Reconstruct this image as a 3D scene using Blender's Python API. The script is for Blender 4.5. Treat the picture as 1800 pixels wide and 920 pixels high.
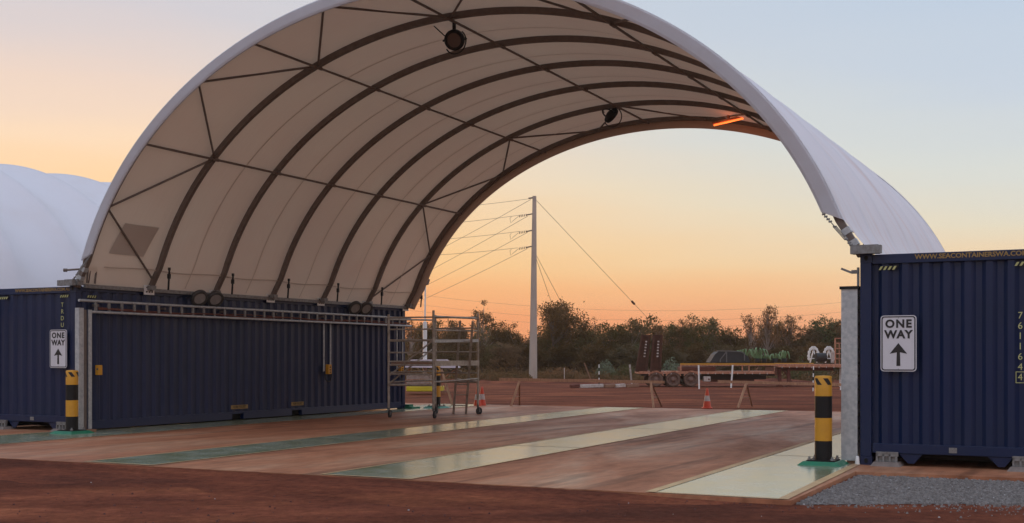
import bpy, math, random
from mathutils import Vector, Matrix
import numpy as np
R = math.radians
for o in list(bpy.data.objects): bpy.data.objects.remove(o)
S = bpy.context.scene
col = S.collection

# ------------------------------------------------------------------ camera
F = 2140.0; H = 1.48; HY = 628.0           # focal length in photo pixels (1800 wide), eye height, horizon row
cam = bpy.data.cameras.new('camera'); co = bpy.data.objects.new('camera', cam); col.objects.link(co)
co.location = (0, 0, H); co.rotation_euler = (R(90), 0, 0)
cam.sensor_width = 36; cam.sensor_fit = 'HORIZONTAL'; cam.lens = F * 36 / 1800
cam.shift_y = (HY - 460) / 1800; cam.clip_start = .1; cam.clip_end = 6000
S.camera = co
S.view_settings.view_transform = 'Standard'; S.view_settings.look = 'None'
S.view_settings.exposure = 0.0; S.view_settings.gamma = 1

def lin(c):
    return tuple(((v / 255) / 12.92 if v / 255 < .04045 else ((v / 255 + .055) / 1.055) ** 2.4) for v in c[:3])

# ------------------------------------------------------------------ dusk sky (world only)
SUN_AZ = -20.0                               # degrees from +Y, towards the left of the view
w = bpy.data.worlds.new('World'); S.world = w; w.use_nodes = True
nt = w.node_tree; nt.nodes.clear(); N = nt.nodes.new; L = nt.links.new
def wmath(op, a, b=None, clamp=False):
    n = N('ShaderNodeMath'); n.operation = op; n.use_clamp = clamp
    for i, v in enumerate((a, b)):
        if v is None: continue
        if isinstance(v, (int, float)): n.inputs[i].default_value = v
        else: L(v, n.inputs[i])
    return n.outputs[0]
def wramp(fac, pts):
    n = N('ShaderNodeValToRGB'); e = n.color_ramp.elements
    n.color_ramp.interpolation = 'LINEAR'
    while len(e) < len(pts): e.new(.5)
    for i, (p, c) in enumerate(pts):
        e[i].position = p; e[i].color = (*lin(c), 1)
    L(fac, n.inputs[0]); return n.outputs[0]
tc = N('ShaderNodeTexCoord'); sx = N('ShaderNodeSeparateXYZ'); L(tc.outputs['Generated'], sx.inputs[0])
X, Y, Z = sx.outputs
hl = wmath('SQRT', wmath('ADD', wmath('MULTIPLY', X, X), wmath('MULTIPLY', Y, Y)))
sdx, sdy = math.sin(R(SUN_AZ)), math.cos(R(SUN_AZ))
dot = wmath('DIVIDE', wmath('ADD', wmath('MULTIPLY', X, sdx), wmath('MULTIPLY', Y, sdy)), wmath('MAXIMUM', hl, .001))
near = wmath('POWER', wmath('MAXIMUM', dot, 0.0), 7.0)               # 1 towards the set sun
front = wmath('ADD', wmath('MULTIPLY', dot, .5), .5, True)
stretch = wmath('ADD', 1.0, wmath('MULTIPLY', near, .95))
skm = N('ShaderNodeMapping'); skm.inputs['Scale'].default_value = (1.5, 1.5, 14); L(tc.outputs['Generated'], skm.inputs[0])
skn = N('ShaderNodeTexNoise'); skn.inputs['Scale'].default_value = 1.6; skn.inputs['Detail'].default_value = 4; L(skm.outputs[0], skn.inputs[0])
el = wmath('DIVIDE', wmath('MAXIMUM', wmath('ADD', Z, wmath('MULTIPLY', wmath('SUBTRACT', skn.outputs[0], .5), .05)), 0.0), stretch)
sun_side = wramp(el, [(0, (236,152,112)), (.017, (241,165,119)), (.036, (246,187,136)), (.06, (241,209,165)),
                      (.09, (228,219,194)), (.127, (214,219,213)), (.18, (197,209,221)), (.25, (186,203,222)), (.4, (178,194,216)), (1, (176,188,212))])
anti = wramp(Z, [(0, (184,160,160)), (.08, (198,174,176)), (.2, (196,186,196)), (.45, (188,190,206)), (1, (180,188,208))])
warm = wramp(el, [(0, (243,148,90)), (.02, (249,165,100)), (.05, (252,205,138)), (.085, (250,221,190)), (.108, (236,214,200)), (.14, (209,206,213)), (.2, (198,203,217)), (.4, (178,194,216)), (1, (176,188,212))])
def wmix(f, a, b):
    n = N('ShaderNodeMix'); n.data_type = 'RGBA'; L(f, n.inputs[0]); L(a, n.inputs[6]); L(b, n.inputs[7]); return n.outputs[2]
ff = wmath('POWER', front, .55)
c1 = wmix(wmath('POWER', wmath('MAXIMUM', dot, 0.0), 12.0), sun_side, warm)
c2 = wmix(ff, anti, c1)
bg = N('ShaderNodeBackground'); upf = wmath('ADD', wmath('MULTIPLY', wmath('SUBTRACT', 1.0, front), .75), wmath('MULTIPLY', wmath('MULTIPLY', wmath('SUBTRACT', Z, .32), 1.2, ), 1.0, True)); boost = wmath('ADD', 1.0, wmath('MULTIPLY', upf, .6)); L(c2, bg.inputs[0]); L(boost, bg.inputs[1])
sky = N('ShaderNodeTexSky'); sky.sky_type = 'NISHITA'; sky.sun_disc = False
sky.sun_elevation = R(1.0); sky.sun_rotation = R(SUN_AZ); sky.dust_density = 2
bg2 = N('ShaderNodeBackground'); L(sky.outputs[0], bg2.inputs[0]); bg2.inputs[1].default_value = .006
ad = N('ShaderNodeAddShader'); L(bg.outputs[0], ad.inputs[0]); L(bg2.outputs[0], ad.inputs[1])
wo = N('ShaderNodeOutputWorld'); L(ad.outputs[0], wo.inputs[0])
# afterglow of the sun that has just reached the horizon
sl = bpy.data.lights.new('sun', 'SUN'); sl.energy = .9; sl.angle = R(12); sl.color = (1, .55, .28)
so = bpy.data.objects.new('sun', sl); col.objects.link(so)
so.rotation_euler = Vector((sdx * math.cos(R(3)), sdy * math.cos(R(3)), math.sin(R(3)))).to_track_quat('Z', 'Y').to_euler()

# ------------------------------------------------------------------ site frame (u across, s deep) measured from the left container corner
TH = R(27.2); RZ = -TH
U = Vector((math.cos(TH), -math.sin(TH), 0)); V = Vector((math.sin(TH), math.cos(TH), 0))
P0 = Vector((-8.637, 24.1, 0))
def W(u, s, z=0): return P0 + U * u + V * s + Vector((0, 0, z))
def at(px, Zd, z=0): return Vector(((px - 900) / F * Zd, Zd, z))
def zz(py, Zd): return H - (py - HY) * Zd / F

# ------------------------------------------------------------------ materials
M = {}
def mat(name, base, rough=.6, metal=0, var=0, scale=6, bump=0, bscale=40, spec=.5, var2=None, stretch=None, coords='Object', detail=6, emit=None, sub=None):
    """var: strength of mottling towards var2 (or darker)"""
    m = bpy.data.materials.new(name); m.use_nodes = True; t = m.node_tree; b = t.nodes['Principled BSDF']
    b.inputs['Base Color'].default_value = (*base, 1); b.inputs['Roughness'].default_value = rough
    b.inputs['Metallic'].default_value = metal; b.inputs['Specular IOR Level'].default_value = spec
    if emit: b.inputs['Emission Color'].default_value = (*emit[0], 1); b.inputs['Emission Strength'].default_value = emit[1]
    tcn = t.nodes.new('ShaderNodeTexCoord'); mp = t.nodes.new('ShaderNodeMapping'); t.links.new(tcn.outputs[coords], mp.inputs[0])
    if stretch: mp.inputs['Scale'].default_value = stretch
    if var:
        n = t.nodes.new('ShaderNodeTexNoise'); n.inputs['Scale'].default_value = scale; n.inputs['Detail'].default_value = detail; n.inputs['Roughness'].default_value = .62
        t.links.new(mp.outputs[0], n.inputs[0])
        r = t.nodes.new('ShaderNodeMapRange'); r.inputs[1].default_value = .36; r.inputs[2].default_value = .66; r.inputs[3].default_value = 0; r.inputs[4].default_value = var
        t.links.new(n.outputs[0], r.inputs[0])
        mx = t.nodes.new('ShaderNodeMix'); mx.data_type = 'RGBA'; t.links.new(r.outputs[0], mx.inputs[0])
        mx.inputs[6].default_value = (*base, 1); v2 = var2 or tuple(x * .45 for x in base); mx.inputs[7].default_value = (*v2, 1)
        t.links.new(mx.outputs[2], b.inputs['Base Color'])
        r2 = t.nodes.new('ShaderNodeMapRange'); r2.inputs[1].default_value = .3; r2.inputs[2].default_value = .7; r2.inputs[3].default_value = max(0, rough - .07); r2.inputs[4].default_value = min(1, rough + .1)
        t.links.new(n.outputs[0], r2.inputs[0]); t.links.new(r2.outputs[0], b.inputs['Roughness'])
    if bump:
        n2 = t.nodes.new('ShaderNodeTexNoise'); n2.inputs['Scale'].default_value = bscale; n2.inputs['Detail'].default_value = 5
        t.links.new(mp.outputs[0], n2.inputs[0])
        bp = t.nodes.new('ShaderNodeBump'); bp.inputs['Strength'].default_value = bump; bp.inputs['Distance'].default_value = .02
        t.links.new(n2.outputs[0], bp.inputs['Height']); t.links.new(bp.outputs[0], b.inputs['Normal'])
    M[name] = m; return m

mat('navy', (.0042, .0150, .060), .36, var=.5, scale=1.3, var2=(.008, .017, .046), spec=.34, bump=.16, bscale=2.2, detail=9)
def scuffs(name, colr, sc, lo, amt, stretch):
    m = M[name]; t = m.node_tree; b = t.nodes['Principled BSDF']; n = t.nodes.new; l = t.links.new
    src = b.inputs['Base Color'].links[0].from_socket; tcn = n('ShaderNodeTexCoord'); mp = n('ShaderNodeMapping'); mp.inputs['Scale'].default_value = stretch; l(tcn.outputs['Object'], mp.inputs[0])
    a = n('ShaderNodeTexNoise'); a.inputs['Scale'].default_value = sc; a.inputs['Detail'].default_value = 12; a.inputs['Roughness'].default_value = .75; l(mp.outputs[0], a.inputs[0])
    r = n('ShaderNodeMapRange'); r.inputs[1].default_value = lo; r.inputs[2].default_value = lo + .06; r.inputs[3].default_value = 0; r.inputs[4].default_value = amt; l(a.outputs[0], r.inputs[0])
    mx = n('ShaderNodeMix'); mx.data_type = 'RGBA'; l(r.outputs[0], mx.inputs[0]); l(src, mx.inputs[6]); mx.inputs[7].default_value = (*colr, 1); l(mx.outputs[2], b.inputs['Base Color'])
scuffs('navy', (.06, .045, .045), 1.6, .64, .6, (1, 1, .5)); scuffs('navy', (.05, .06, .085), 5, .70, .6, (1, 1, 3))
mat('navy_dusty', (.016, .022, .05), .6, var=.7, scale=2.5, var2=(.04, .03, .03))
mat('black_hole', (.004, .004, .004), .9)
mat('galv', (.50, .51, .50), .5, .4, var=.7, scale=14, var2=(.30, .32, .33), bump=.05)
mat('galv_dull', (.26, .26, .25), .6, .3, var=.8, scale=20, var2=(.15, .13, .11))
mat('alu', (.46, .42, .36), .5, .3, var=.8, scale=9, var2=(.24, .19, .14))
mat('dark_steel', (.17, .13, .105), .6, .1, var=.5, scale=8, var2=(.10, .075, .06))
mat('black', (.006, .006, .006), .5, var=.4, scale=8, var2=(.018, .012, .009), spec=.3)
mat('rubber', (.018, .016, .015), .75)
mat('yellow', (.62, .29, .012), .45, var=.35, scale=7, var2=(.42, .19, .03))
GRIME = True
mat('yellow_pale', (.50, .50, .20), .5, var=.3, scale=9)
mat('yellow_label', (.34, .21, .06), .6, var=.5, scale=30)
mat('lemon', (.75, .62, .03), .45, var=.3, scale=3)
mat('green_paint', (.012, .20, .10), .4, var=.4, scale=9, var2=(.04, .1, .06))
mat('white', (.78, .77, .72), .4, var=.15, scale=6)
mat('white_dirty', (.55, .50, .45), .6, var=.7, scale=8, var2=(.3, .2, .14))
mat('sign_white', (.66, .64, .66), .35, var=.12, scale=4)
mat('sign_black', (.01, .01, .01), .4)
mat('orange', (.62, .06, .02), .5, var=.35, scale=8, var2=(.5, .08, .03))
mat('timber_pale', (.52, .30, .17), .75, var=.8, scale=5, var2=(.30, .15, .09), stretch=(6, 1, 1))
mat('timber', (.30, .16, .09), .75, var=.8, scale=7, var2=(.16, .08, .05), stretch=(1, 1, 6))
mat('rust', (.15, .055, .038), .75, var=.8, scale=5, var2=(.10, .035, .026), spec=.2)
mat('rust_edge', (.55, .24, .13), .65, var=.8, scale=9, var2=(.2, .08, .05))
mat('rust_brown', (.10, .045, .03), .8, var=.9, scale=4, var2=(.06, .032, .024), spec=.1)
mat('chassis', (.035, .02, .016), .8)
mat('pole_grey', (.44, .37, .30), .75, var=.6, scale=2, var2=(.32, .27, .23), stretch=(1, 1, .3))
mat('wire', (.2, .15, .12), .6)
mat('tyre', (.15, .088, .062), .85, var=.6, scale=8, var2=(.09, .05, .035))
mat('hub', (.2, .11, .08), .6, var=.6, scale=12)
mat('tarp', (.02, .022, .024), .6, var=.5, scale=2, bump=.3, bscale=3)
mat('glass_dim', (.12, .09, .07), .2)
mat('lamp_dark', (.05, .05, .048), .5)
mat('lens_grey', (.30, .29, .27), .35, var=.3, scale=10)
mat('lamp_grey', (.12, .12, .115), .45, var=.4, scale=8)
mat('orange_glow', (.8, .3, .1), .5, emit=((1, .17, .03), 2.0))
mat('trunk', (.13, .10, .075), .9, var=.7, scale=6)
mat('trunk_pale', (.34, .27, .22), .85, var=.6, scale=4, var2=(.2, .15, .11))
mat('concrete', (.26, .21, .18), .85, var=.6, scale=6)
mat('pink_roof', (.42, .33, .33), .6, var=.4, scale=3)
mat('frond', (.14, .25, .10), .5, var=.7, scale=4, var2=(.12, .16, .05))
mat('stone_grey', (.26, .235, .215), .8, var=.9, scale=17, var2=(.12, .105, .095), spec=.2)
mat('stone_pale', (.38, .36, .35), .7)
mat('stone_red', (.12, .04, .028), .85, var=.6, scale=9)
scuffs('yellow', (.10, .055, .035), 6, .60, .55, (1, 1, .6)); scuffs('black', (.06, .035, .025), 5, .60, .5, (1, 1, .6)); scuffs('sign_white', (.40, .28, .22), 5, .62, .35, (1, 1, .7)); scuffs('galv', (.24, .14, .10), 3, .62, .5, (1, 1, .5))
# --- ground: red dirt with damp and dusty patches, wheel scuffs
def dirt_mat():
    m = bpy.data.materials.new('red_dirt'); m.use_nodes = True; t = m.node_tree; b = t.nodes['Principled BSDF']; n = t.nodes.new; l = t.links.new
    tcn = n('ShaderNodeTexCoord'); mp = n('ShaderNodeMapping'); l(tcn.outputs['Object'], mp.inputs[0]); mp.inputs['Rotation'].default_value = (0, 0, R(-8)); mp.inputs['Scale'].default_value = (.45, 1, 1)
    a = n('ShaderNodeTexNoise'); a.inputs['Scale'].default_value = .55; a.inputs['Detail'].default_value = 9; a.inputs['Roughness'].default_value = .62; l(mp.outputs[0], a.inputs[0])
    f = n('ShaderNodeTexNoise'); f.inputs['Scale'].default_value = 9; f.inputs['Detail'].default_value = 8; f.inputs['Roughness'].default_value = .7; l(tcn.outputs['Object'], f.inputs[0])
    r = n('ShaderNodeValToRGB'); e = r.color_ramp.elements
    e[0].position = .38; e[0].color = (.115, .038, .023, 1); e[1].position = .68; e[1].color = (.32, .105, .050, 1)
    x = e.new(.5); x.color = (.175, .053, .029, 1); l(a.outputs[0], r.inputs[0])
    mr = n('ShaderNodeMapRange'); mr.inputs[1].default_value = .3; mr.inputs[2].default_value = .7; mr.inputs[3].default_value = .6; mr.inputs[4].default_value = 1.3; l(f.outputs[0], mr.inputs[0])
    mx = n('ShaderNodeVectorMath'); mx.operation = 'SCALE'; l(r.outputs[0], mx.inputs[0]); l(mr.outputs[0], mx.inputs['Scale']); l(mx.outputs[0], b.inputs['Base Color'])
    mp4 = n('ShaderNodeMapping'); mp4.inputs['Rotation'].default_value = (0, 0, R(20)); mp4.inputs['Scale'].default_value = (.14, .9, 1); l(tcn.outputs['Object'], mp4.inputs[0])
    a4 = n('ShaderNodeTexNoise'); a4.inputs['Scale'].default_value = 1.3; a4.inputs['Detail'].default_value = 5; a4.inputs['Distortion'].default_value = .4; l(mp4.outputs[0], a4.inputs[0])
    r4 = n('ShaderNodeMapRange'); r4.inputs[1].default_value = .38; r4.inputs[2].default_value = .62; r4.inputs[3].default_value = .84; r4.inputs[4].default_value = 1.12; l(a4.outputs[0], r4.inputs[0])
    m4 = n('ShaderNodeVectorMath'); m4.operation = 'SCALE'; l(mx.outputs[0], m4.inputs[0]); l(r4.outputs[0], m4.inputs['Scale']); l(m4.outputs[0], b.inputs['Base Color'])
    b.inputs['Roughness'].default_value = .95; b.inputs['Specular IOR Level'].default_value = .05
    add = n('ShaderNodeMath'); add.operation = 'ADD'; l(f.outputs[0], add.inputs[0])
    g = n('ShaderNodeTexNoise'); g.inputs['Scale'].default_value = 45; g.inputs['Detail'].default_value = 4; l(tcn.outputs['Object'], g.inputs[0])
    ml = n('ShaderNodeMath'); ml.operation = 'MULTIPLY'; ml.inputs[1].default_value = .35; l(g.outputs[0], ml.inputs[0]); l(ml.outputs[0], add.inputs[1])
    bp = n('ShaderNodeBump'); bp.inputs['Strength'].default_value = .8; bp.inputs['Distance'].default_value = .05; l(add.outputs[0], bp.inputs['Height']); l(bp.outputs[0], b.inputs['Normal'])
    M['dirt'] = m
dirt_mat()
def slab_mat():
    m = bpy.data.materials.new('stained_concrete'); m.use_nodes = True; t = m.node_tree; b = t.nodes['Principled BSDF']; n = t.nodes.new; l = t.links.new
    tcn = n('ShaderNodeTexCoord'); mp = n('ShaderNodeMapping'); l(tcn.outputs['Object'], mp.inputs[0]); mp.inputs['Scale'].default_value = (1, .35, 1)
    a = n('ShaderNodeTexNoise'); a.inputs['Scale'].default_value = .7; a.inputs['Detail'].default_value = 8; a.inputs['Roughness'].default_value = .6; a.inputs['Distortion'].default_value = .6; l(mp.outputs[0], a.inputs[0])
    f = n('ShaderNodeTexNoise'); f.inputs['Scale'].default_value = 5; f.inputs['Detail'].default_value = 10; f.inputs['Roughness'].default_value = .7; l(mp.outputs[0], f.inputs[0])
    r = n('ShaderNodeValToRGB'); e = r.color_ramp.elements
    e[0].position = .3; e[0].color = (.25, .10, .052, 1); e[1].position = .72; e[1].color = (.50, .28, .165, 1)
    x = e.new(.5); x.color = (.415, .170, .086, 1); l(a.outputs[0], r.inputs[0])
    mr = n('ShaderNodeMapRange'); mr.inputs[1].default_value = .3; mr.inputs[2].default_value = .7; mr.inputs[3].default_value = .70; mr.inputs[4].default_value = 1.22; l(f.outputs[0], mr.inputs[0])
    mx = n('ShaderNodeVectorMath'); mx.operation = 'SCALE'; l(r.outputs[0], mx.inputs[0]); l(mr.outputs[0], mx.inputs['Scale']); l(mx.outputs[0], b.inputs['Base Color'])
    mp3 = n('ShaderNodeMapping'); mp3.inputs['Scale'].default_value = (2.2, .10, 1); l(tcn.outputs['Object'], mp3.inputs[0])
    k3 = n('ShaderNodeTexNoise'); k3.inputs['Scale'].default_value = 1.5; k3.inputs['Detail'].default_value = 6; k3.inputs['Distortion'].default_value = .3; l(mp3.outputs[0], k3.inputs[0])
    r3 = n('ShaderNodeMapRange'); r3.inputs[1].default_value = .54; r3.inputs[2].default_value = .66; r3.inputs[3].default_value = 1.0; r3.inputs[4].default_value = .62; l(k3.outputs[0], r3.inputs[0])
    mx3 = n('ShaderNodeVectorMath'); mx3.operation = 'SCALE'; l(mx.outputs[0], mx3.inputs[0]); l(r3.outputs[0], mx3.inputs['Scale']); l(mx3.outputs[0], b.inputs['Base Color'])
    ro = n('ShaderNodeMapRange'); ro.inputs[1].default_value = .3; ro.inputs[2].default_value = .7; ro.inputs[3].default_value = .72; ro.inputs[4].default_value = .42; l(a.outputs[0], ro.inputs[0]); l(ro.outputs[0], b.inputs['Roughness'])
    b.inputs['Specular IOR Level'].default_value = .18
    bp = n('ShaderNodeBump'); bp.inputs['Strength'].default_value = .25; bp.inputs['Distance'].default_value = .01; l(f.outputs[0], bp.inputs['Height']); l(bp.outputs[0], b.inputs['Normal'])
    M['slab'] = m
slab_mat()
def stripe_mat():
    m = bpy.data.materials.new('green_floor_paint'); m.use_nodes = True; t = m.node_tree; b = t.nodes['Principled BSDF']; n = t.nodes.new; l = t.links.new
    tcn = n('ShaderNodeTexCoord')
    a = n('ShaderNodeTexNoise'); a.inputs['Scale'].default_value = 1.6; a.inputs['Detail'].default_value = 10; a.inputs['Roughness'].default_value = .7; l(tcn.outputs['Object'], a.inputs[0])
    r = n('ShaderNodeValToRGB'); e = r.color_ramp.elements
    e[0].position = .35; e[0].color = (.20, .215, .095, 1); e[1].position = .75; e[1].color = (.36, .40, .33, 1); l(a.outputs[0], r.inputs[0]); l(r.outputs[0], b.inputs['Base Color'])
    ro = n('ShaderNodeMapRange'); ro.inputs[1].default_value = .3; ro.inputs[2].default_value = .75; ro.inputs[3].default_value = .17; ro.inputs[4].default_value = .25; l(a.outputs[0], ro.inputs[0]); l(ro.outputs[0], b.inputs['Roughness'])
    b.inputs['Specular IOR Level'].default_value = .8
    f = n('ShaderNodeTexNoise'); f.inputs['Scale'].default_value = 2; f.inputs['Detail'].default_value = 3; l(tcn.outputs['Object'], f.inputs[0])
    bp = n('ShaderNodeBump'); bp.inputs['Strength'].default_value = .015; bp.inputs['Distance'].default_value = .01; l(f.outputs[0], bp.inputs['Height']); l(bp.outputs[0], b.inputs['Normal'])
    M['stripe'] = m
stripe_mat()
def fabric_mat(name, base, stain, streak=False):
    m = bpy.data.materials.new(name); m.use_nodes = True; t = m.node_tree; b = t.nodes['Principled BSDF']; n = t.nodes.new; l = t.links.new
    tcn = n('ShaderNodeTexCoord'); mp = n('ShaderNodeMapping'); l(tcn.outputs['Object'], mp.inputs[0]); mp.inputs['Scale'].default_value = (.25, 1.5, .25) if streak else (1, 1, 1)
    a = n('ShaderNodeTexNoise'); a.inputs['Scale'].default_value = 2.2 if streak else .5; a.inputs['Detail'].default_value = 7; a.inputs['Roughness'].default_value = .6; l(mp.outputs[0], a.inputs[0])
    r = n('ShaderNodeMapRange'); r.inputs[1].default_value = .5; r.inputs[2].default_value = .74; r.inputs[3].default_value = 0; r.inputs[4].default_value = .55; l(a.outputs[0], r.inputs[0])
    mx = n('ShaderNodeMix'); mx.data_type = 'RGBA'; l(r.outputs[0], mx.inputs[0]); mx.inputs[6].default_value = (*base, 1); mx.inputs[7].default_value = (*stain, 1); l(mx.outputs[2], b.inputs['Base Color'])
    b.inputs['Roughness'].default_value = .55; b.inputs['Specular IOR Level'].default_value = .3
    f = n('ShaderNodeTexNoise'); f.inputs['Scale'].default_value = 1.4; f.inputs['Detail'].default_value = 4; l(mp.outputs[0], f.inputs[0])
    bp = n('ShaderNodeBump'); bp.inputs['Strength'].default_value = .55; bp.inputs['Distance'].default_value = .05; l(f.outputs[0], bp.inputs['Height']); l(bp.outputs[0], b.inputs['Normal'])
    M[name] = m
fabric_mat('fabric_in', (.62, .47, .37), (.50, .36, .28))
fabric_mat('fabric_out', (.80, .78, .80), (.70, .52, .45), True)
def two_faced(name):
    m = M[name]; t = m.node_tree; b = t.nodes['Principled BSDF']; n = t.nodes.new; l = t.links.new
    out = [x for x in t.nodes if x.type == 'OUTPUT_MATERIAL'][0]
    front = b.inputs['Base Color'].links[0].from_socket
    geo = n('ShaderNodeNewGeometry'); mx = n('ShaderNodeMix'); mx.data_type = 'RGBA'
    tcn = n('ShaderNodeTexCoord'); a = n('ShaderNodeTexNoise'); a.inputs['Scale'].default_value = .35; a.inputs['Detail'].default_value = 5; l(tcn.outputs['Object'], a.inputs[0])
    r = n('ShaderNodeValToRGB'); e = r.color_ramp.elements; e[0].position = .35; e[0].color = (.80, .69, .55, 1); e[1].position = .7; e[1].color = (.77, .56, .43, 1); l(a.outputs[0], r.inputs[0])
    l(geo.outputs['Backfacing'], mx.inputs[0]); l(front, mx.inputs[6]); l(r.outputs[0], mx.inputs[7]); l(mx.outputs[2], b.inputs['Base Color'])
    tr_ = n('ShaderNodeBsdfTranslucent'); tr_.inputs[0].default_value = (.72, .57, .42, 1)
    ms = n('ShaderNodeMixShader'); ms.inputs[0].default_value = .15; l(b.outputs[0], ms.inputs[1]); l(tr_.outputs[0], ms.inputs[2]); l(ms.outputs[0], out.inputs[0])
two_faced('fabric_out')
fabric_mat('fabric_plain', (.80, .78, .80), (.74, .68, .66))
fabric_mat('fabric_hem', (.80, .79, .81), (.72, .64, .62))
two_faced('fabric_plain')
def leaf_mat(name, c1, c2):
    m = bpy.data.materials.new(name); m.use_nodes = True; t = m.node_tree; b = t.nodes['Principled BSDF']; n = t.nodes.new; l = t.links.new
    out = [x for x in t.nodes if x.type == 'OUTPUT_MATERIAL'][0]; tcn = n('ShaderNodeTexCoord'); a = n('ShaderNodeTexNoise'); a.inputs['Scale'].default_value = .9; a.inputs['Detail'].default_value = 5; l(tcn.outputs['Object'], a.inputs[0])
    oi = n('ShaderNodeObjectInfo'); ad_ = n('ShaderNodeMath'); ad_.operation = 'MULTIPLY_ADD'; ad_.inputs[1].default_value = .5; l(oi.outputs['Random'], ad_.inputs[0]); l(a.outputs[0], ad_.inputs[2])
    r = n('ShaderNodeValToRGB'); e = r.color_ramp.elements; e[0].position = .5; e[0].color = (*c1, 1); e[1].position = 1; e[1].color = (*c2, 1); l(ad_.outputs[0], r.inputs[0]); l(r.outputs[0], b.inputs['Base Color'])
    b.inputs['Roughness'].default_value = .6; b.inputs['Specular IOR Level'].default_value = .25
    tr_ = n('ShaderNodeBsdfTranslucent'); l(r.outputs[0], tr_.inputs[0]); ms = n('ShaderNodeMixShader'); ms.inputs[0].default_value = .4; l(b.outputs[0], ms.inputs[1]); l(tr_.outputs[0], ms.inputs[2]); l(ms.outputs[0], out.inputs[0]); M[name] = m
leaf_mat('leaf0', (.085, .060, .016), (.14, .078, .022)); leaf_mat('leaf1', (.17, .088, .028), (.10, .066, .018)); leaf_mat('leaf2', (.075, .082, .018), (.13, .090, .024)); leaf_mat('leaf3', (.22, .105, .036), (.14, .080, .026))
mat('fabric_patch', (.52, .45, .38), .6)
mat('seam', (.56, .44, .34), .6)

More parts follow.
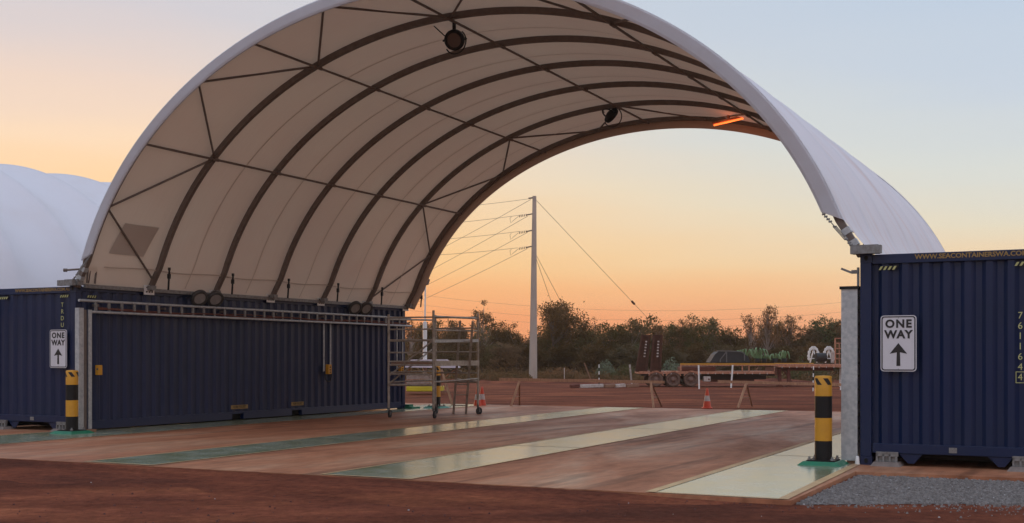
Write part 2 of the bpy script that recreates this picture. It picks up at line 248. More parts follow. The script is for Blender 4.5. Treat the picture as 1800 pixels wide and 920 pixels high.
# ------------------------------------------------------------------ mesh builder
class MB:
    def __init__(s): s.v = []; s.f = []; s.m = []; s.sm = []
    def add(s, vs, fs, mi=0, smooth=False):
        k = len(s.v); s.v += [tuple(v) for v in vs]; s.f += [tuple(i + k for i in f) for f in fs]; s.m += [mi] * len(fs); s.sm += [smooth] * len(fs); return s
    def box(s, a, b, mi=0, rot=None, c=None):
        (x0, y0, z0), (x1, y1, z1) = a, b
        vs = [Vector(p) for p in ((x0,y0,z0),(x1,y0,z0),(x1,y1,z0),(x0,y1,z0),(x0,y0,z1),(x1,y0,z1),(x1,y1,z1),(x0,y1,z1))]
        if rot is not None:
            cc = Vector(c) if c is not None else sum(vs, Vector()) / 8
            vs = [rot @ (v - cc) + cc for v in vs]
        return s.add(vs, [(3,2,1,0),(4,5,6,7),(0,1,5,4),(1,2,6,5),(2,3,7,6),(3,0,4,7)], mi)
    def tube(s, p, q, r, r2=None, n=10, mi=0, cap=True, smooth=True):
        p, q = Vector(p), Vector(q); r2 = r if r2 is None else r2
        d = (q - p).normalized(); a = d.orthogonal().normalized(); b = d.cross(a)
        if abs(d.z) > .99: a, b = Vector((1, 0, 0)), Vector((0, 1, 0))
        if d.z < -.99: b = -b
        vs = [p + (a * math.cos(t) + b * math.sin(t)) * r for t in [2 * math.pi * i / n for i in range(n)]] + [q + (a * math.cos(t) + b * math.sin(t)) * r2 for t in [2 * math.pi * i / n for i in range(n)]]
        s.add(vs, [(i, (i + 1) % n, n + (i + 1) % n, n + i) for i in range(n)], mi, smooth)
        if cap: s.add(vs, [tuple(range(n - 1, -1, -1)), tuple(range(n, 2 * n))], mi)
        return s
    def path(s, pts, r, n=8, mi=0):
        pts = [Vector(p) for p in pts]; k = len(pts); ring = []; prev = None
        for i, p in enumerate(pts):
            d = (pts[min(i + 1, k - 1)] - pts[max(i - 1, 0)]).normalized()
            a = d.orthogonal().normalized() if prev is None else (prev - d * prev.dot(d)).normalized(); prev = a; b = d.cross(a)
            rr = r[i] if isinstance(r, (list, tuple)) else r
            ring += [p + (a * math.cos(2 * math.pi * j / n) + b * math.sin(2 * math.pi * j / n)) * rr for j in range(n)]
        fs = [(i * n + j, i * n + (j + 1) % n, (i + 1) * n + (j + 1) % n, (i + 1) * n + j) for i in range(k - 1) for j in range(n)]
        s.add(ring, fs, mi, True); s.add(ring, [tuple(range(n - 1, -1, -1)), tuple((k - 1) * n + j for j in range(n))], mi); return s
    def bar(s, p, q, wd, h, mi=0, up=(0, 0, 1)):
        p, q = Vector(p), Vector(q); d = (q - p).normalized(); up = Vector(up)
        sd = d.cross(up); sd = sd.normalized() if sd.length > 1e-4 else Vector((1, 0, 0)); u2 = sd.cross(d)
        vs = [c + sd * a * wd / 2 + u2 * b * h / 2 for c in (p, q) for a, b in ((-1,-1),(1,-1),(1,1),(-1,1))]
        return s.add(vs, [(0,1,2,3),(7,6,5,4),(4,5,1,0),(5,6,2,1),(6,7,3,2),(7,4,0,3)], mi)
    def sheet(s, grid, mi=0, smooth=True, flip=False):
        nr, nc = len(grid), len(grid[0]); vs = [p for r in grid for p in r]
        fs = [(i*nc+j, i*nc+j+1, (i+1)*nc+j+1, (i+1)*nc+j) for i in range(nr-1) for j in range(nc-1)]
        if flip: fs = [f[::-1] for f in fs]
        return s.add(vs, fs, mi, smooth)
    def lathe(s, prof, n=24, mi=0, c=(0,0,0), mis=None, smooth=True):
        c = Vector(c); vs = [c + Vector((r * math.cos(2*math.pi*j/n), r * math.sin(2*math.pi*j/n), z)) for r, z in prof for j in range(n)]
        k = len(s.v); s.v += [tuple(v) for v in vs]
        for i in range(len(prof) - 1):
            for j in range(n):
                s.f.append((k+i*n+j, k+i*n+(j+1)%n, k+(i+1)*n+(j+1)%n, k+(i+1)*n+j)); s.m.append(mis[i] if mis else mi); s.sm.append(smooth)
        return s
    def build(s, name, mats, parent=None, loc=None, rz=0, bevel=0):
        me = bpy.data.meshes.new(name); me.from_pydata(s.v, [], s.f); me.update()
        if isinstance(mats, str): mats = [mats]
        for x in mats: me.materials.append(M[x])
        me.polygons.foreach_set('material_index', s.m); me.polygons.foreach_set('use_smooth', s.sm)
        o = bpy.data.objects.new(name, me); col.objects.link(o)
        if parent is not None: o.parent = parent
        if loc is not None: o.location = loc
        o.rotation_euler.z = rz
        if bevel:
            bv = o.modifiers.new('bevel', 'BEVEL'); bv.width = bevel; bv.segments = 2; bv.limit_method = 'ANGLE'
        return o
def tag(o, label=None, cat=None, group=None, kind=None):
    if label: o['label'] = label
    if cat: o['category'] = cat
    if group: o['group'] = group
    if kind: o['kind'] = kind
    return o
def thing(name, loc, rz, label, cat, group=None):
    o = bpy.data.objects.new(name, None); col.objects.link(o); o.location = loc; o.rotation_euler = (0, 0, rz); o.empty_display_size = .2
    return tag(o, label, cat, group)
def copy_tree(o, parent=None, table=None):
    if table is None:
        table = {}
        for x in bpy.data.objects:
            if x.parent: table.setdefault(x.parent.name, []).append(x)
    c = o.copy(); col.objects.link(c)
    if parent is not None: c.parent = parent
    for ch in table.get(o.name, []): copy_tree(ch, c, table)
    return c
def text_mesh(name, body, size, matname, parent, mtx, bold=0.0, sx=1.0, spacing=1.0, align='CENTER', line=1.0):
    cu = bpy.data.curves.new('t', 'FONT'); cu.body = body; cu.size = size; cu.align_x = align; cu.align_y = 'CENTER'; cu.offset = bold; cu.extrude = .0015; cu.space_character = spacing; cu.space_line = line
    cu.resolution_u = 3
    t = bpy.data.objects.new('t', cu); col.objects.link(t)
    bpy.context.view_layer.update()
    me = bpy.data.meshes.new_from_object(t.evaluated_get(bpy.context.evaluated_depsgraph_get()))
    bpy.data.objects.remove(t)
    me.transform(mtx @ Matrix.Diagonal((sx, 1, 1, 1))); me.materials.clear(); me.materials.append(M[matname]); me.name = name
    o = bpy.data.objects.new(name, me); col.objects.link(o); o.parent = parent
    return o
# text planes: facing -y (end walls) and facing +x
FACE_Y = Matrix(((1,0,0,0),(0,0,-1,0),(0,1,0,0),(0,0,0,1)))
FACE_X = Matrix(((0,0,1,0),(1,0,0,0),(0,1,0,0),(0,0,0,1)))
def T(x, y, z): return Matrix.Translation((x, y, z))

# ------------------------------------------------------------------ setting
g = MB(); g.add([(-3000, -200, -.05), (3000, -200, -.05), (3000, 4000, -.05), (-3000, 4000, -.05)], [(0,1,2,3)])
tag(g.build('ground', 'dirt'), kind='structure')
SK = -.037
def uk(u, s): return u + SK * (s + 4.9)
def prism(mb, pts, z0, z1, mi=0):
    n = len(pts); mb.add([(x, y, z0) for x, y in pts] + [(x, y, z1) for x, y in pts], [tuple(range(n - 1, -1, -1)), tuple(range(n, 2*n))] + [(i, (i+1) % n, n + (i+1) % n, n + i) for i in range(n)], mi); return mb
sb = MB(); slab_pts = [(-.35, -5.05), (15.52, -5.0), (15.45, -1.45), (24, -1.2), (24, 15.9), (-6.5, 15.9), (-6.5, -1.5), (-.35, -1.5)]
prism(sb, slab_pts, -.3, 0)
tag(sb.build('concrete_slab', 'slab', loc=P0, rz=RZ), kind='structure')
st = MB(); edges = MB(); joints = MB()
for u0, u1, s0 in ((-.25, 1.62, -5.0), (5.47, 6.72, -4.97), (9.56, 10.88, -4.97), (13.95, 15.42, -4.96)):
    segs = np.linspace(s0, 15.8, 24)
    st.sheet([[(uk(u0, s), s, .004), (uk(u1, s), s, .004)] for s in segs], smooth=False, flip=True)
    for ue in (u0, u1):
        ew = .055 if u0 > 13 else .02
        edges.sheet([[(uk(ue, s) - ew, s, .008), (uk(ue, s) + ew, s, .008)] for s in segs], smooth=False, flip=True)
    edges.sheet([[(u0, s0 - .01, .009), (u0, s0 + .04, .009)], [(u1, s0 - .01, .009), (u1, s0 + .04, .009)]], smooth=False)
    for sj in (.6, 6.1, 11.4):
        joints.sheet([[(uk(u0, sj), sj, .006), (uk(u0, sj), sj + .03, .006)], [(uk(u1, sj), sj + .02, .006), (uk(u1, sj), sj + .05, .006)]], smooth=False)
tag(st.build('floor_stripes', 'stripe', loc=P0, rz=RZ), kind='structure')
mat('line_cream', (.60, .42, .20), .6, var=.8, scale=1.2, var2=(.40, .22, .12))
mat('joint_dark', (.07, .05, .035), .8)
tag(edges.build('stripe_edge_lines', 'line_cream', loc=P0, rz=RZ), kind='structure')
tag(joints.build('slab_joints', 'joint_dark', loc=P0, rz=RZ), kind='structure')

rnd = random.Random(5)
def rocks(mb, gen, n, smin, smax, nm=1, z=-.05):
    for _ in range(n):
        x, y = gen(); r = smin + (smax - smin) * rnd.random() ** 2.5
        p = Vector((x, y, z + r * .3)); a = rnd.random() * 6.28; q = []
        for j in range(5):
            t = a + j * 1.2566 + rnd.uniform(-.3, .3); rr = r * rnd.uniform(.7, 1.1); q.append(p + Vector((rr * math.cos(t), rr * math.sin(t), -r * .35)))
        top = [p + (v - p) * .55 + Vector((rnd.uniform(-.2, .2) * r, rnd.uniform(-.2, .2) * r, r * rnd.uniform(.6, 1.0))) for v in q[:5]]
        mb.add(q + top, [(0,1,6,5),(1,2,7,6),(2,3,8,7),(3,4,9,8),(4,0,5,9),(5,6,7,8,9)], rnd.randrange(nm) if nm > 1 else 0)
gv = MB(); gp = [(15.55, -4.95), (17.0, -4.1), (18.5, -3.6), (23, -3.3), (23, -1.25), (15.5, -1.5)]
gv.add([(x, y, -.044) for x, y in gp], [tuple(range(len(gp)))])
def inpoly(x, y, P):
    c = False
    for i in range(len(P)):
        (x0, y0), (x1, y1) = P[i-1], P[i]
        if (y0 > y) != (y1 > y) and x < (x1 - x0) * (y - y0) / (y1 - y0) + x0: c = not c
    return c
gj = [(x, y - .1 * abs(math.sin(x * 5))) for x, y in gp]
def ggen():
    while True:
        x, y = rnd.uniform(15.4, 20.5), rnd.uniform(-5.3, -1.3)
        if inpoly(x, y, gp) or (rnd.random() < .12 and inpoly(x - .1, y + .25 * rnd.random(), gp)): return x, y
rocks(gv, ggen, 22000, .008, .028, 1)
k = len(gv.f)
gen_pale = MB(); 
rocks(gv, lambda: (rnd.uniform(15.6, 20), -3.9 - abs(rnd.gauss(0, .35)) - max(0, 17 - rnd.uniform(15.6, 20)) * .5), 900, .006, .02)
tag(gv.build('gravel', 'stone_grey', loc=P0, rz=RZ), kind='stuff', label='bluish grey crushed gravel beside the right container', cat='gravel')
pl = MB(); rocks(pl, ggen, 700, .006, .02)
rocks(pl, lambda: (rnd.uniform(-2, 19), rnd.uniform(-11, -5.3)), 34, .006, .014)
tag(pl.build('pale_pebbles', 'stone_pale', loc=P0, rz=RZ), kind='stuff', label='pale pebbles scattered on gravel and dirt', cat='pebbles')
pr = MB()
rocks(pr, lambda: (rnd.uniform(-2, 19), rnd.uniform(-12, -5.2)), 1500, .004, .018)
rocks(pr, lambda: (rnd.uniform(-2, 16), -5.1 - abs(rnd.gauss(0, .16))), 700, .004, .018)
tag(pr.build('dirt_crumbs', 'stone_red', loc=P0, rz=RZ), kind='stuff', label='red dirt clods along the edge of the slab', cat='dirt clods')
gl = MB(); gl.add([(-8, -3.4, -.043), (-.4, -3.4, -.043), (-.4, -1.55, -.043), (-8, -1.55, -.043)], [(0,1,2,3)])
rocks(gl, lambda: (rnd.uniform(-3.5, -.4), rnd.uniform(-3.5, -1.5)), 2500, .015, .04)
tag(gl.build('gravel', 'stone_grey', loc=P0, rz=RZ), kind='stuff', label='grey gravel strip in front of the left container', cat='gravel')
sh = MB(); rg_ = []
for i in range(161):
    u_ = -8 + i * .2; sl_ = -5.055 + (.0); wv = .35 + .2 * math.sin(u_ * 1.3) + .12 * math.sin(u_ * 4.7 + 1)
    if u_ > 15.6: sl_ = -3.6 - .0
    rg_.append([(u_, -5.045 + .012 * math.sin(u_ * 9), -.005 + .003 * math.sin(u_ * 6.1)), (u_, -5.2 - wv * .3, -.014), (u_, -5.5 - wv, -.032), (u_, -6.4 - wv, -.049), (u_, -6.9 - wv, -.056)])
sh.sheet([[(x, y, z - max(0, (x - 13.2) / 2.3) * .055) for x, y, z in r] for r in rg_ if r[0][0] < 15.55], flip=True); tag(sh.build('dirt_shoulder', 'dirt', loc=P0, rz=RZ), kind='structure')
# low berms of pushed-up dirt beyond the yard
bm_ = MB(); rows = []
for i in range(90):
    x = -16 + i * .6; rows.append([(x, 68 + j * .9, -.06 + max(0, math.sin(j / 10 * math.pi)) * (.08 + .12 * math.sin(x * .55) + .07 * math.sin(x * 1.7 + j) + .05 * math.sin(x * 4.1 + j * 2))) for j in range(11)])
bm_.sheet(rows, flip=True); tag(bm_.build('dirt_berm', 'dirt'), kind='structure')

# ------------------------------------------------------------------ shipping containers
CW, CL, CH = 2.438, 12.19, 2.896
def corr(n, pitch, d, x0):
    """trapezoid wave from x0, returns (x, depth)"""
    p = []
    for i in range(n):
        b = x0 + i * pitch
        p += [(b, 0), (b + pitch * .30, 0), (b + pitch * .50, d), (b + pitch * .80, d)]
    p.append((x0 + n * pitch, 0)); return p
def hazard(mb, ox, oz, w_, h_, plane, off, n=4):
    st_ = w_ / n
    for i in range(n):
        q = [(ox + i*st_, oz), (ox + i*st_ + st_*.5, oz), (ox + i*st_ + st_, oz + h_), (ox + i*st_ + st_*.5, oz + h_)]
        k_ = [(ox + i*st_ + st_*.5, oz), (ox + (i+1)*st_, oz), (ox + (i+1.5)*st_, oz + h_), (ox + (i+1)*st_, oz + h_)]
        for qq, mi in ((q, 0), (k_, 1)):
            if plane == 'y': mb.add([(a, off, b) for a, b in qq] + [(a, off + .004, b) for a, b in qq], [(0,1,2,3), (7,6,5,4), (0,4,5,1), (2,6,7,3)], mi)
            else: mb.add([(off, a, b) for a, b in qq] + [(off - .004, a, b) for a, b in qq], [(0,1,2,3), (7,6,5,4)], mi)
def container(loc, rz, label, number, group, nz=2.55):
    t = thing('shipping_container', loc, rz, label, 'shipping container', group)
    f = MB(); pw = .15
    for x in (0, CW - pw):
        for y in (0, CL - .14): f.box((x, y, .119), (x + pw, y + .14, CH - .119))
    fr = .012
    f.box((.162, .012, CH - .14), (CW - .162, .09, CH - .012)); f.box((.162, .012, .17), (CW - .162, .10, .30))
    f.box((.162, CL - .09, CH - .14), (CW - .162, CL - .012, CH - .012)); f.box((.162, CL - .10, .17), (CW - .162, CL - .012, .30))
    for x in (0.012, CW - .085):
        f.box((x, .178, CH - .10), (x + .073, CL - .178, CH - .012))
    for x in (.012, CW - .112):           # bottom side rails, interrupted by fork pockets
        for a, b in ((.178, 4.70), (5.10, 6.95), (7.35, CL - .178)): f.box((x, a, .03), (x + .10, b, .20))
    for x in (.012, CW - .112):
        for a in (4.70, 6.95): f.box((x, a, .155), (x + .10, a + .4, .20))
    # legs / gussets under the front sill
    for xc, sg in ((.66, 1), (1.80, -1)):
        f.add([(xc - .16, .03, .17), (xc + .16, .03, .17), (xc + .05, .03, .035), (xc - .03, .03, .035), (xc - .16, .045, .17), (xc + .16, .045, .17), (xc + .05, .045, .035), (xc - .03, .045, .035)], [(3,2,1,0),(4,5,6,7),(0,1,5,4),(1,2,6,5),(2,3,7,6),(3,0,4,7)])
    f.build('frame', 'navy', t, bevel=.006)
    un = MB()
    for i in range(20): un.box((.12, .6 + i * .58, .06), (CW - .12, .66 + i * .58, .17))
    un.box((.12, .1, .17), (CW - .12, CL - .1, .2)); un.build('underframe', 'black', t)
    hp = MB()
    for a in (4.70, 6.95): hp.box((.115, a, .04), (CW - .115, a + .4, .154))
    hp.build('fork_pocket', 'black_hole', t)
    # corrugated walls
    e = MB(); pr_ = corr(8, (CW - 2*pw) / 8.0, .05, pw); zt = (.30, CH - .14)
    e.sheet([[(x, .045 + .045 - d, z) for x, d in pr_] for z in zt], smooth=False); e.build('front_wall', 'navy', t)
    e = MB(); e.sheet([[(x, CL - .03 - d, z) for x, d in pr_] for z in zt], smooth=False, flip=True); e.build('rear_wall', 'navy', t)
    ps = corr(43, (CL - .28) / 43, .055, .14)
    e = MB(); e.sheet([[(CW - .012 - .055 + d - .01, y, z) for y, d in ps] for z in (.20, CH - .10)], smooth=False); e.build('side_wall', 'navy', t)
    e = MB(); e.sheet([[(.077 - d, y, z) for y, d in ps] for z in (.20, CH - .10)], smooth=False, flip=True); e.build('side_wall', 'navy', t)
    e = MB(); e.sheet([[(x, y, CH - .03 - d * .5) for y, d in ps] for x in (.05, CW - .05)], smooth=False, flip=True); e.build('roof_panel', 'navy_dusty', t)
    # corner castings with their lashing holes
    for x in (0, CW):
        for y in (0, CL):
            for z in (0, CH):
                c = MB(); sx = 1 if x == 0 else -1; sy = 1 if y == 0 else -1; sz = 1 if z == 0 else -1
                a = (min(x, x + sx*.162), min(y, y + sy*.178), min(z, z + sz*.118)); b = (max(x, x + sx*.162), max(y, y + sy*.178), max(z, z + sz*.118)); c.box(a, b, 0)
                hx, hy, hz = x + sx*.08, y + sy*.09, z + sz*.058
                yy = y - sy * .002; xx = x - sx * .002
                c.add([(hx + .026*math.cos(k*math.pi/6), yy, hz + .036*math.sin(k*math.pi/6)) for k in range(12)], [tuple(range(12)) if sy > 0 else tuple(range(11, -1, -1))], 1)
                c.add([(xx, hy + .036*math.cos(k*math.pi/6), hz + .026*math.sin(k*math.pi/6)) for k in range(12)], [tuple(range(12)) if sx < 0 else tuple(range(11, -1, -1))], 1)
                c.build('corner_casting', ['navy', 'black_hole'], t)
    for (ox, pl_) in ((.24, 'y'), (CW - .47, 'y'), (.30, 'x')):
        hz = MB(); hazard(hz, ox, CH - .225, .24, .05, pl_, .032 if pl_ == 'y' else CW - .001); hz.build('hazard_sticker', ['yellow_pale', 'black'], t)
    text_mesh('web_address', 'WWW.SEACONTAINERSWA.COM.AU', .088, 'yellow_label', t, T(1.50, .008, CH - .066) @ FACE_Y, bold=.0025, sx=1.04)
    x = CW - .40; z = nz
    s_ = number; pts = []
    for i, ch in enumerate(s_):
        if ch == ' ': z -= .06; continue
        text_mesh('serial_character', ch, .125, 'yellow_pale', t, T(x, .030, z) @ FACE_Y, bold=.0); last = z; z -= .134
    b = MB()
    for a_, c_ in (((x-.055, -.075), (x+.055, -.067)), ((x-.055, .067), (x+.055, .075)), ((x-.055, -.067), (x-.047, .067)), ((x+.047, -.067), (x+.055, .067))):
        b.box((a_[0], .026, last + a_[1]), (c_[0], .032, last + c_[1]))
    b.build('serial_box', 'yellow_pale', t)
    return t
GC = 'navy shipping containers carrying the shelter'
CR = container(W(15.3, -.39, 0.0), RZ, 'navy container on the right behind the large ONE WAY sign', '7611644', GC, 2.02)
CLF = container(W(-CW, 0, 0.0), RZ, 'navy container on the left with the long side under the shelter', 'TRDU 761', GC, 2.52)
# data plates in yellow by the fork pockets (left container)
for s0, w_ in ((4.62, .62), (6.88, .52)):
    lb = MB(); lb.box((CW - .002, s0 + .02, .27), (CW + .004, s0 + w_, .36)); lo = lb.build('warning_label', 'yellow_label', CLF)
    text_mesh('label_text', 'FORK POCKET', .085, 'black', CLF, T(CW + .006, s0 + .02 + w_ / 2, .315) @ FACE_X, sx=.8 if w_ > .6 else .66)
# small sill tag and blockwork footings in front of the right container
for c_ in (CR, CLF):
    tg = MB(); tg.box((1.16, .004, .20), (1.26, .0115, .27)); tg.build('sill_tag', 'galv_dull', c_)
for base, sfx in ((W(15.3, -.39, 0), 'right'), (W(-CW, 0, 0), 'left')):
    for dx, side in ((.20, 'left'), (1.93, 'right')):
        p = thing('concrete_footing', base + U * dx, RZ, 'rough concrete footing with steel packer under the %s corner of the %s container' % (side, sfx), 'footing', 'footings under the containers')
        m = MB(); m.add([(-.04,-.16,0),(.36,-.16,0),(.36,.2,0),(-.04,.2,0),(0,-.1,.055),(.32,-.1,.055),(.32,.2,.055),(0,.2,.055)], [(3,2,1,0),(4,5,6,7),(0,1,5,4),(1,2,6,5),(2,3,7,6),(3,0,4,7)]); m.build('pad', 'concrete', p)
        m = MB(); m.box((.02, -.05, .13), (.31, .0, .19)); m.box((.03, -.02, .056), (.30, -.0, .13))
        for i in range(4): m.box((.02 + i * .085, -.05, .056), (.045 + i * .085, .0, .17))
        m.build('packer_plate', 'galv_dull', p)
hid = copy_tree(CLF); hid.location = W(-6.15, .4, 0); hid['label'] = 'navy container standing behind the left one under the far shelter'

# ------------------------------------------------------------------ arched fabric shelters
def shelter(name, loc, label, uc, a, b, z0, zb, s_list, rib_d, full=True, skew=-.025, sag=.11, cutL=.7, cutR=1.25, cutz=3.5):
    t = thing(name, loc, RZ, label, 'shelter', 'arched fabric shelters')
    def tz(z): return math.asin(max(-1, min(1, (z - z0) / b)))
    def P(phi, s, inset=0.0):
        kf = max(0, s) / 12.2 if full else 0
        x = math.cos(phi) * (a - inset - .07 * kf); z = z0 + math.sin(phi) * (b - inset - .24 * kf * max(0, math.sin(phi) - .2))
        u = uc - x - ((3.4 - z) * .28 * (1 if x > 0 else -1) if full and z < 3.4 else 0); return Vector((u, s + skew * u, z))
    def PZ(ph): return z0 + math.sin(ph) * b
    s0, s1 = s_list[0], s_list[-1]
    NP = 110
    cols = []
    for i in range(len(s_list) - 1):
        for j in range(14): cols.append((s_list[i] + (s_list[i+1] - s_list[i]) * j / 14, j / 14))
    cols.append((s1, 0.0))
    def zlow(s, side):
        cut = cutL if side == 0 else cutR
        if full and s - s0 < cut: 
            k = (s - s0) / cut; return zb + (cutz - zb) * (1 - k) ** 1.3
        return zb
    def grid(ins):
        G = []
        for s, fr in cols:
            pa = tz(zlow(s, 0)); pb = math.pi - tz(zlow(s, 1)); row = []
            for k in range(NP + 1):
                ph = pa + (pb - pa) * k / NP; e = min(1, min(ph - pa, pb - ph) / .5)
                sg = sag * (1 - (2 * fr - 1) ** 2) * (.25 + .75 * e)
                low = max(0, 1 - (PZ(ph) - zb) / .42) if full else 0
                sg += low * .028 * math.sin(s * 9.0 + (PZ(ph) - zb) * 9 + math.sin(s * 2.3) * 2) * (1 - (2 * fr - 1) ** 2)
                row.append(P(ph, s, ins + sg))
            G.append(row)
        return G
    fo = grid(0)
    m = MB(); m.sheet(fo, 0, True, False); m.build('canopy_fabric', 'fabric_out' if full else 'fabric_plain', t)
    # end fascias: fabric wrapped down over the end arches
    for s, sg in ((s0, -1), (s1, 1)):
        za = (cutz if (full and sg < 0) else zb); pa, pb = tz(za), math.pi - tz(za); m = MB(); depth = .23 if sg < 0 else .30
        dz_ = .19 if (full and sg < 0) else 0
        rows_ = [[P(tz(za + dz_ * i_ / depth) + (math.pi - 2 * tz(za + dz_ * i_ / depth)) * k / NP, s + sg * o_, i_) for k in range(NP + 1)] for o_, i_ in ((0, 0.0), (.05, .0), (.075, .03), (.075, depth - .04 + .0), (.06, depth), (.03, depth), (.03, .03))]
        for r0_, r1_ in zip(rows_[:-1], rows_[1:]): m.sheet([r0_, r1_], 0, True, False); m.build('end_fascia', 'fabric_hem' if sg < 0 else 'fabric_in', t)
    if not full: return t
    # ribs
    def rib(s, lo):
        m = MB(); pa, pb = tz(lo), math.pi - tz(lo); rr = []
        for k in range(65):
            ph = pa + (pb - pa) * k / 64
            q = [P(ph, s - .045, .012), P(ph, s + .045, .012), P(ph, s + .045, .012 + rib_d), P(ph, s - .045, .012 + rib_d)]
            rr.append(q + [q[0]])
        m.sheet(rr, 0, False)
        return m
    for i, s in enumerate(s_list):
        sr = s + (.06 if i == 0 else (-.06 if i == len(s_list) - 1 else 0))
        rib(sr, zb - .02).build('arch_rib', 'dark_steel', t)
    # purlins along the shelter, at nodes measured on the second rib
    phis = []
    for uu in (1.9, 4.52, 7.51, 10.72, 13.3): phis.append(math.acos((uc - uu) / (a - .2)))
    for ph in phis:
        m = MB(); m.tube(P(ph, s0 + .02, rib_d + .02), P(ph, s1 - .02, rib_d + .02), .024, n=8)
        for s in s_list[1:-1]: m.tube(P(ph, s - .09, rib_d + .02), P(ph, s + .09, rib_d + .02), .036, n=8)
        m.build('purlin', 'dark_steel', t)
    mids = [math.acos((uc - uu) / (a - .2)) for uu in (.93, 3.25, 6.1, 9.1, 12.0, 14.3)]
    foot = tz(zb + .2)
    nodes = [foot] + phis + [math.pi - foot]
    for (sa, sb) in ((s_list[1], s_list[0] + .06), (s_list[-2], s_list[-1] - .06)):
        for k, mp_ in enumerate(mids):
            for nd in (nodes[k], nodes[k + 1]):
                m = MB(); m.tube(P(nd, sa, rib_d * .8), P(mp_, sb, rib_d * .8), .022, n=8); m.build('brace', 'dark_steel', t)
    # skirt seams, keder rails, base plates, straps
    for side in (0, 1):
        def Q(z, s, ins): 
            ph = tz(z); return P(ph if side == 0 else math.pi - ph, s, ins)
        m = MB(); a_, b_ = Q(zb + .015, s0 + (cutL if side == 0 else cutR), .085), Q(zb + .015, s1, .085); m.bar(a_, b_, .05, .075)
        m.build('base_rail', 'galv_dull', t)
        m = MB(); sp = [Q(zb + .42 - .015 * math.sin(s * 3), s, .03 + sag * (1 - (2 * ((s - s0) / (s_list[1] - s0) % 1) - 1) ** 2) * .45) for s in np.linspace(s0 + .55, s1 - .05, 60)]
        m.path(sp, .012, 6); m.build('seam_cord', 'seam', t)
        for i, s in enumerate(s_list[1:]):
            m = MB(); base = Q(zb, s, .2); x = base.x; sgx = 1 if side == 0 else -1
            xw = CW_L if side == 0 else CW_R
            xx = xw + sgx * .05; y = base.y
            y -= .06; m.box((min(xx, xx - sgx * .2), y - .12, 2.90), (max(xx, xx - sgx * .2), y + .12, 2.912)); m.box((min(xx, xx + sgx * .012), y - .15, 2.80), (max(xx, xx + sgx * .012), y + .15, 3.0))
            for dy in (-.08, 0, .08): m.tube((xx + sgx * .012, y + dy, 2.86), (xx + sgx * .026, y + dy, 2.86), .017, n=8, mi=1)
            m.box((min(xx + sgx*.012, xx + sgx*.016), y - .09, 2.94), (max(xx + sgx*.012, xx + sgx*.016), y - .03, 2.965), 1)
            m.build('base_plate', ['white', 'black'], t)
            m = MB(); m.box((x - .06, y - .07, 2.895), (x + .06, y + .07, 2.99)); m.build('rib_shoe', 'galv_dull', t)
            m = MB(); a0 = Q(zb + .5, s + .2, .16); b0 = Vector((a0.x - sgx * .05, a0.y + .02, 2.91))
            m.bar(a0, b0, .04, .012); m.box(a0 - Vector((.02, .025, .03)), a0 + Vector((.02, .02, .03))); mid = a0.lerp(b0, .35); m.box(mid - Vector((.025, .03, .05)), mid + Vector((.025, .03, .05)))
            m.build('tension_strap', 'black', t)
    return t, P, tz
CW_L, CW_R = 0.0, 15.3
s_list = [-.02 + 2.035 * i for i in range(7)]
SH, PF, TZ = shelter('fabric_shelter', P0, 'open white arched fabric shelter spanning the two navy containers', 7.65, 7.74, 6.2, 1.62, 2.90, s_list, .11, cutL=.22, cutR=1.25, cutz=3.38)
shelter('fabric_shelter', W(-10.1, 2, 0), 'pale scalloped fabric shelter behind the left container', 0, 6.55, 5.25, 1.62, 2.45, [-4 + 2.0 * i for i in range(9)], .13, full=False, skew=0, sag=.30)
# faded square patch welded into the left bay, fabric seams between the ribs
m = MB(); gr = []
for k in range(7):
    row = []
    for j in range(7):
        z_ = 3.58 + .62 * k / 6; row.append(PF(TZ(z_), .52 + .95 * j / 6 + (k * .02), .022 + .11 * (1 - (2 * (.52 + .95 * j / 6) / 2.035 - 1) ** 2) * (.45 + .07 * k)))
    gr.append(row)
m.sheet(gr, 0, True, True); m.build('window_patch', 'fabric_patch', SH)
for i in range(1, 6):
    s = s_list[i] + .95; m = MB(); ln = []
    for k in range(61):
        ph = TZ(3.0) + (math.pi - 2 * TZ(3.0)) * k / 60; ln.append([PF(ph, s - .013, .022 + .108), PF(ph, s + .013, .022 + .108)])
    m.sheet(ln, 0, True, False); m.build('fabric_seam', 'seam', SH)
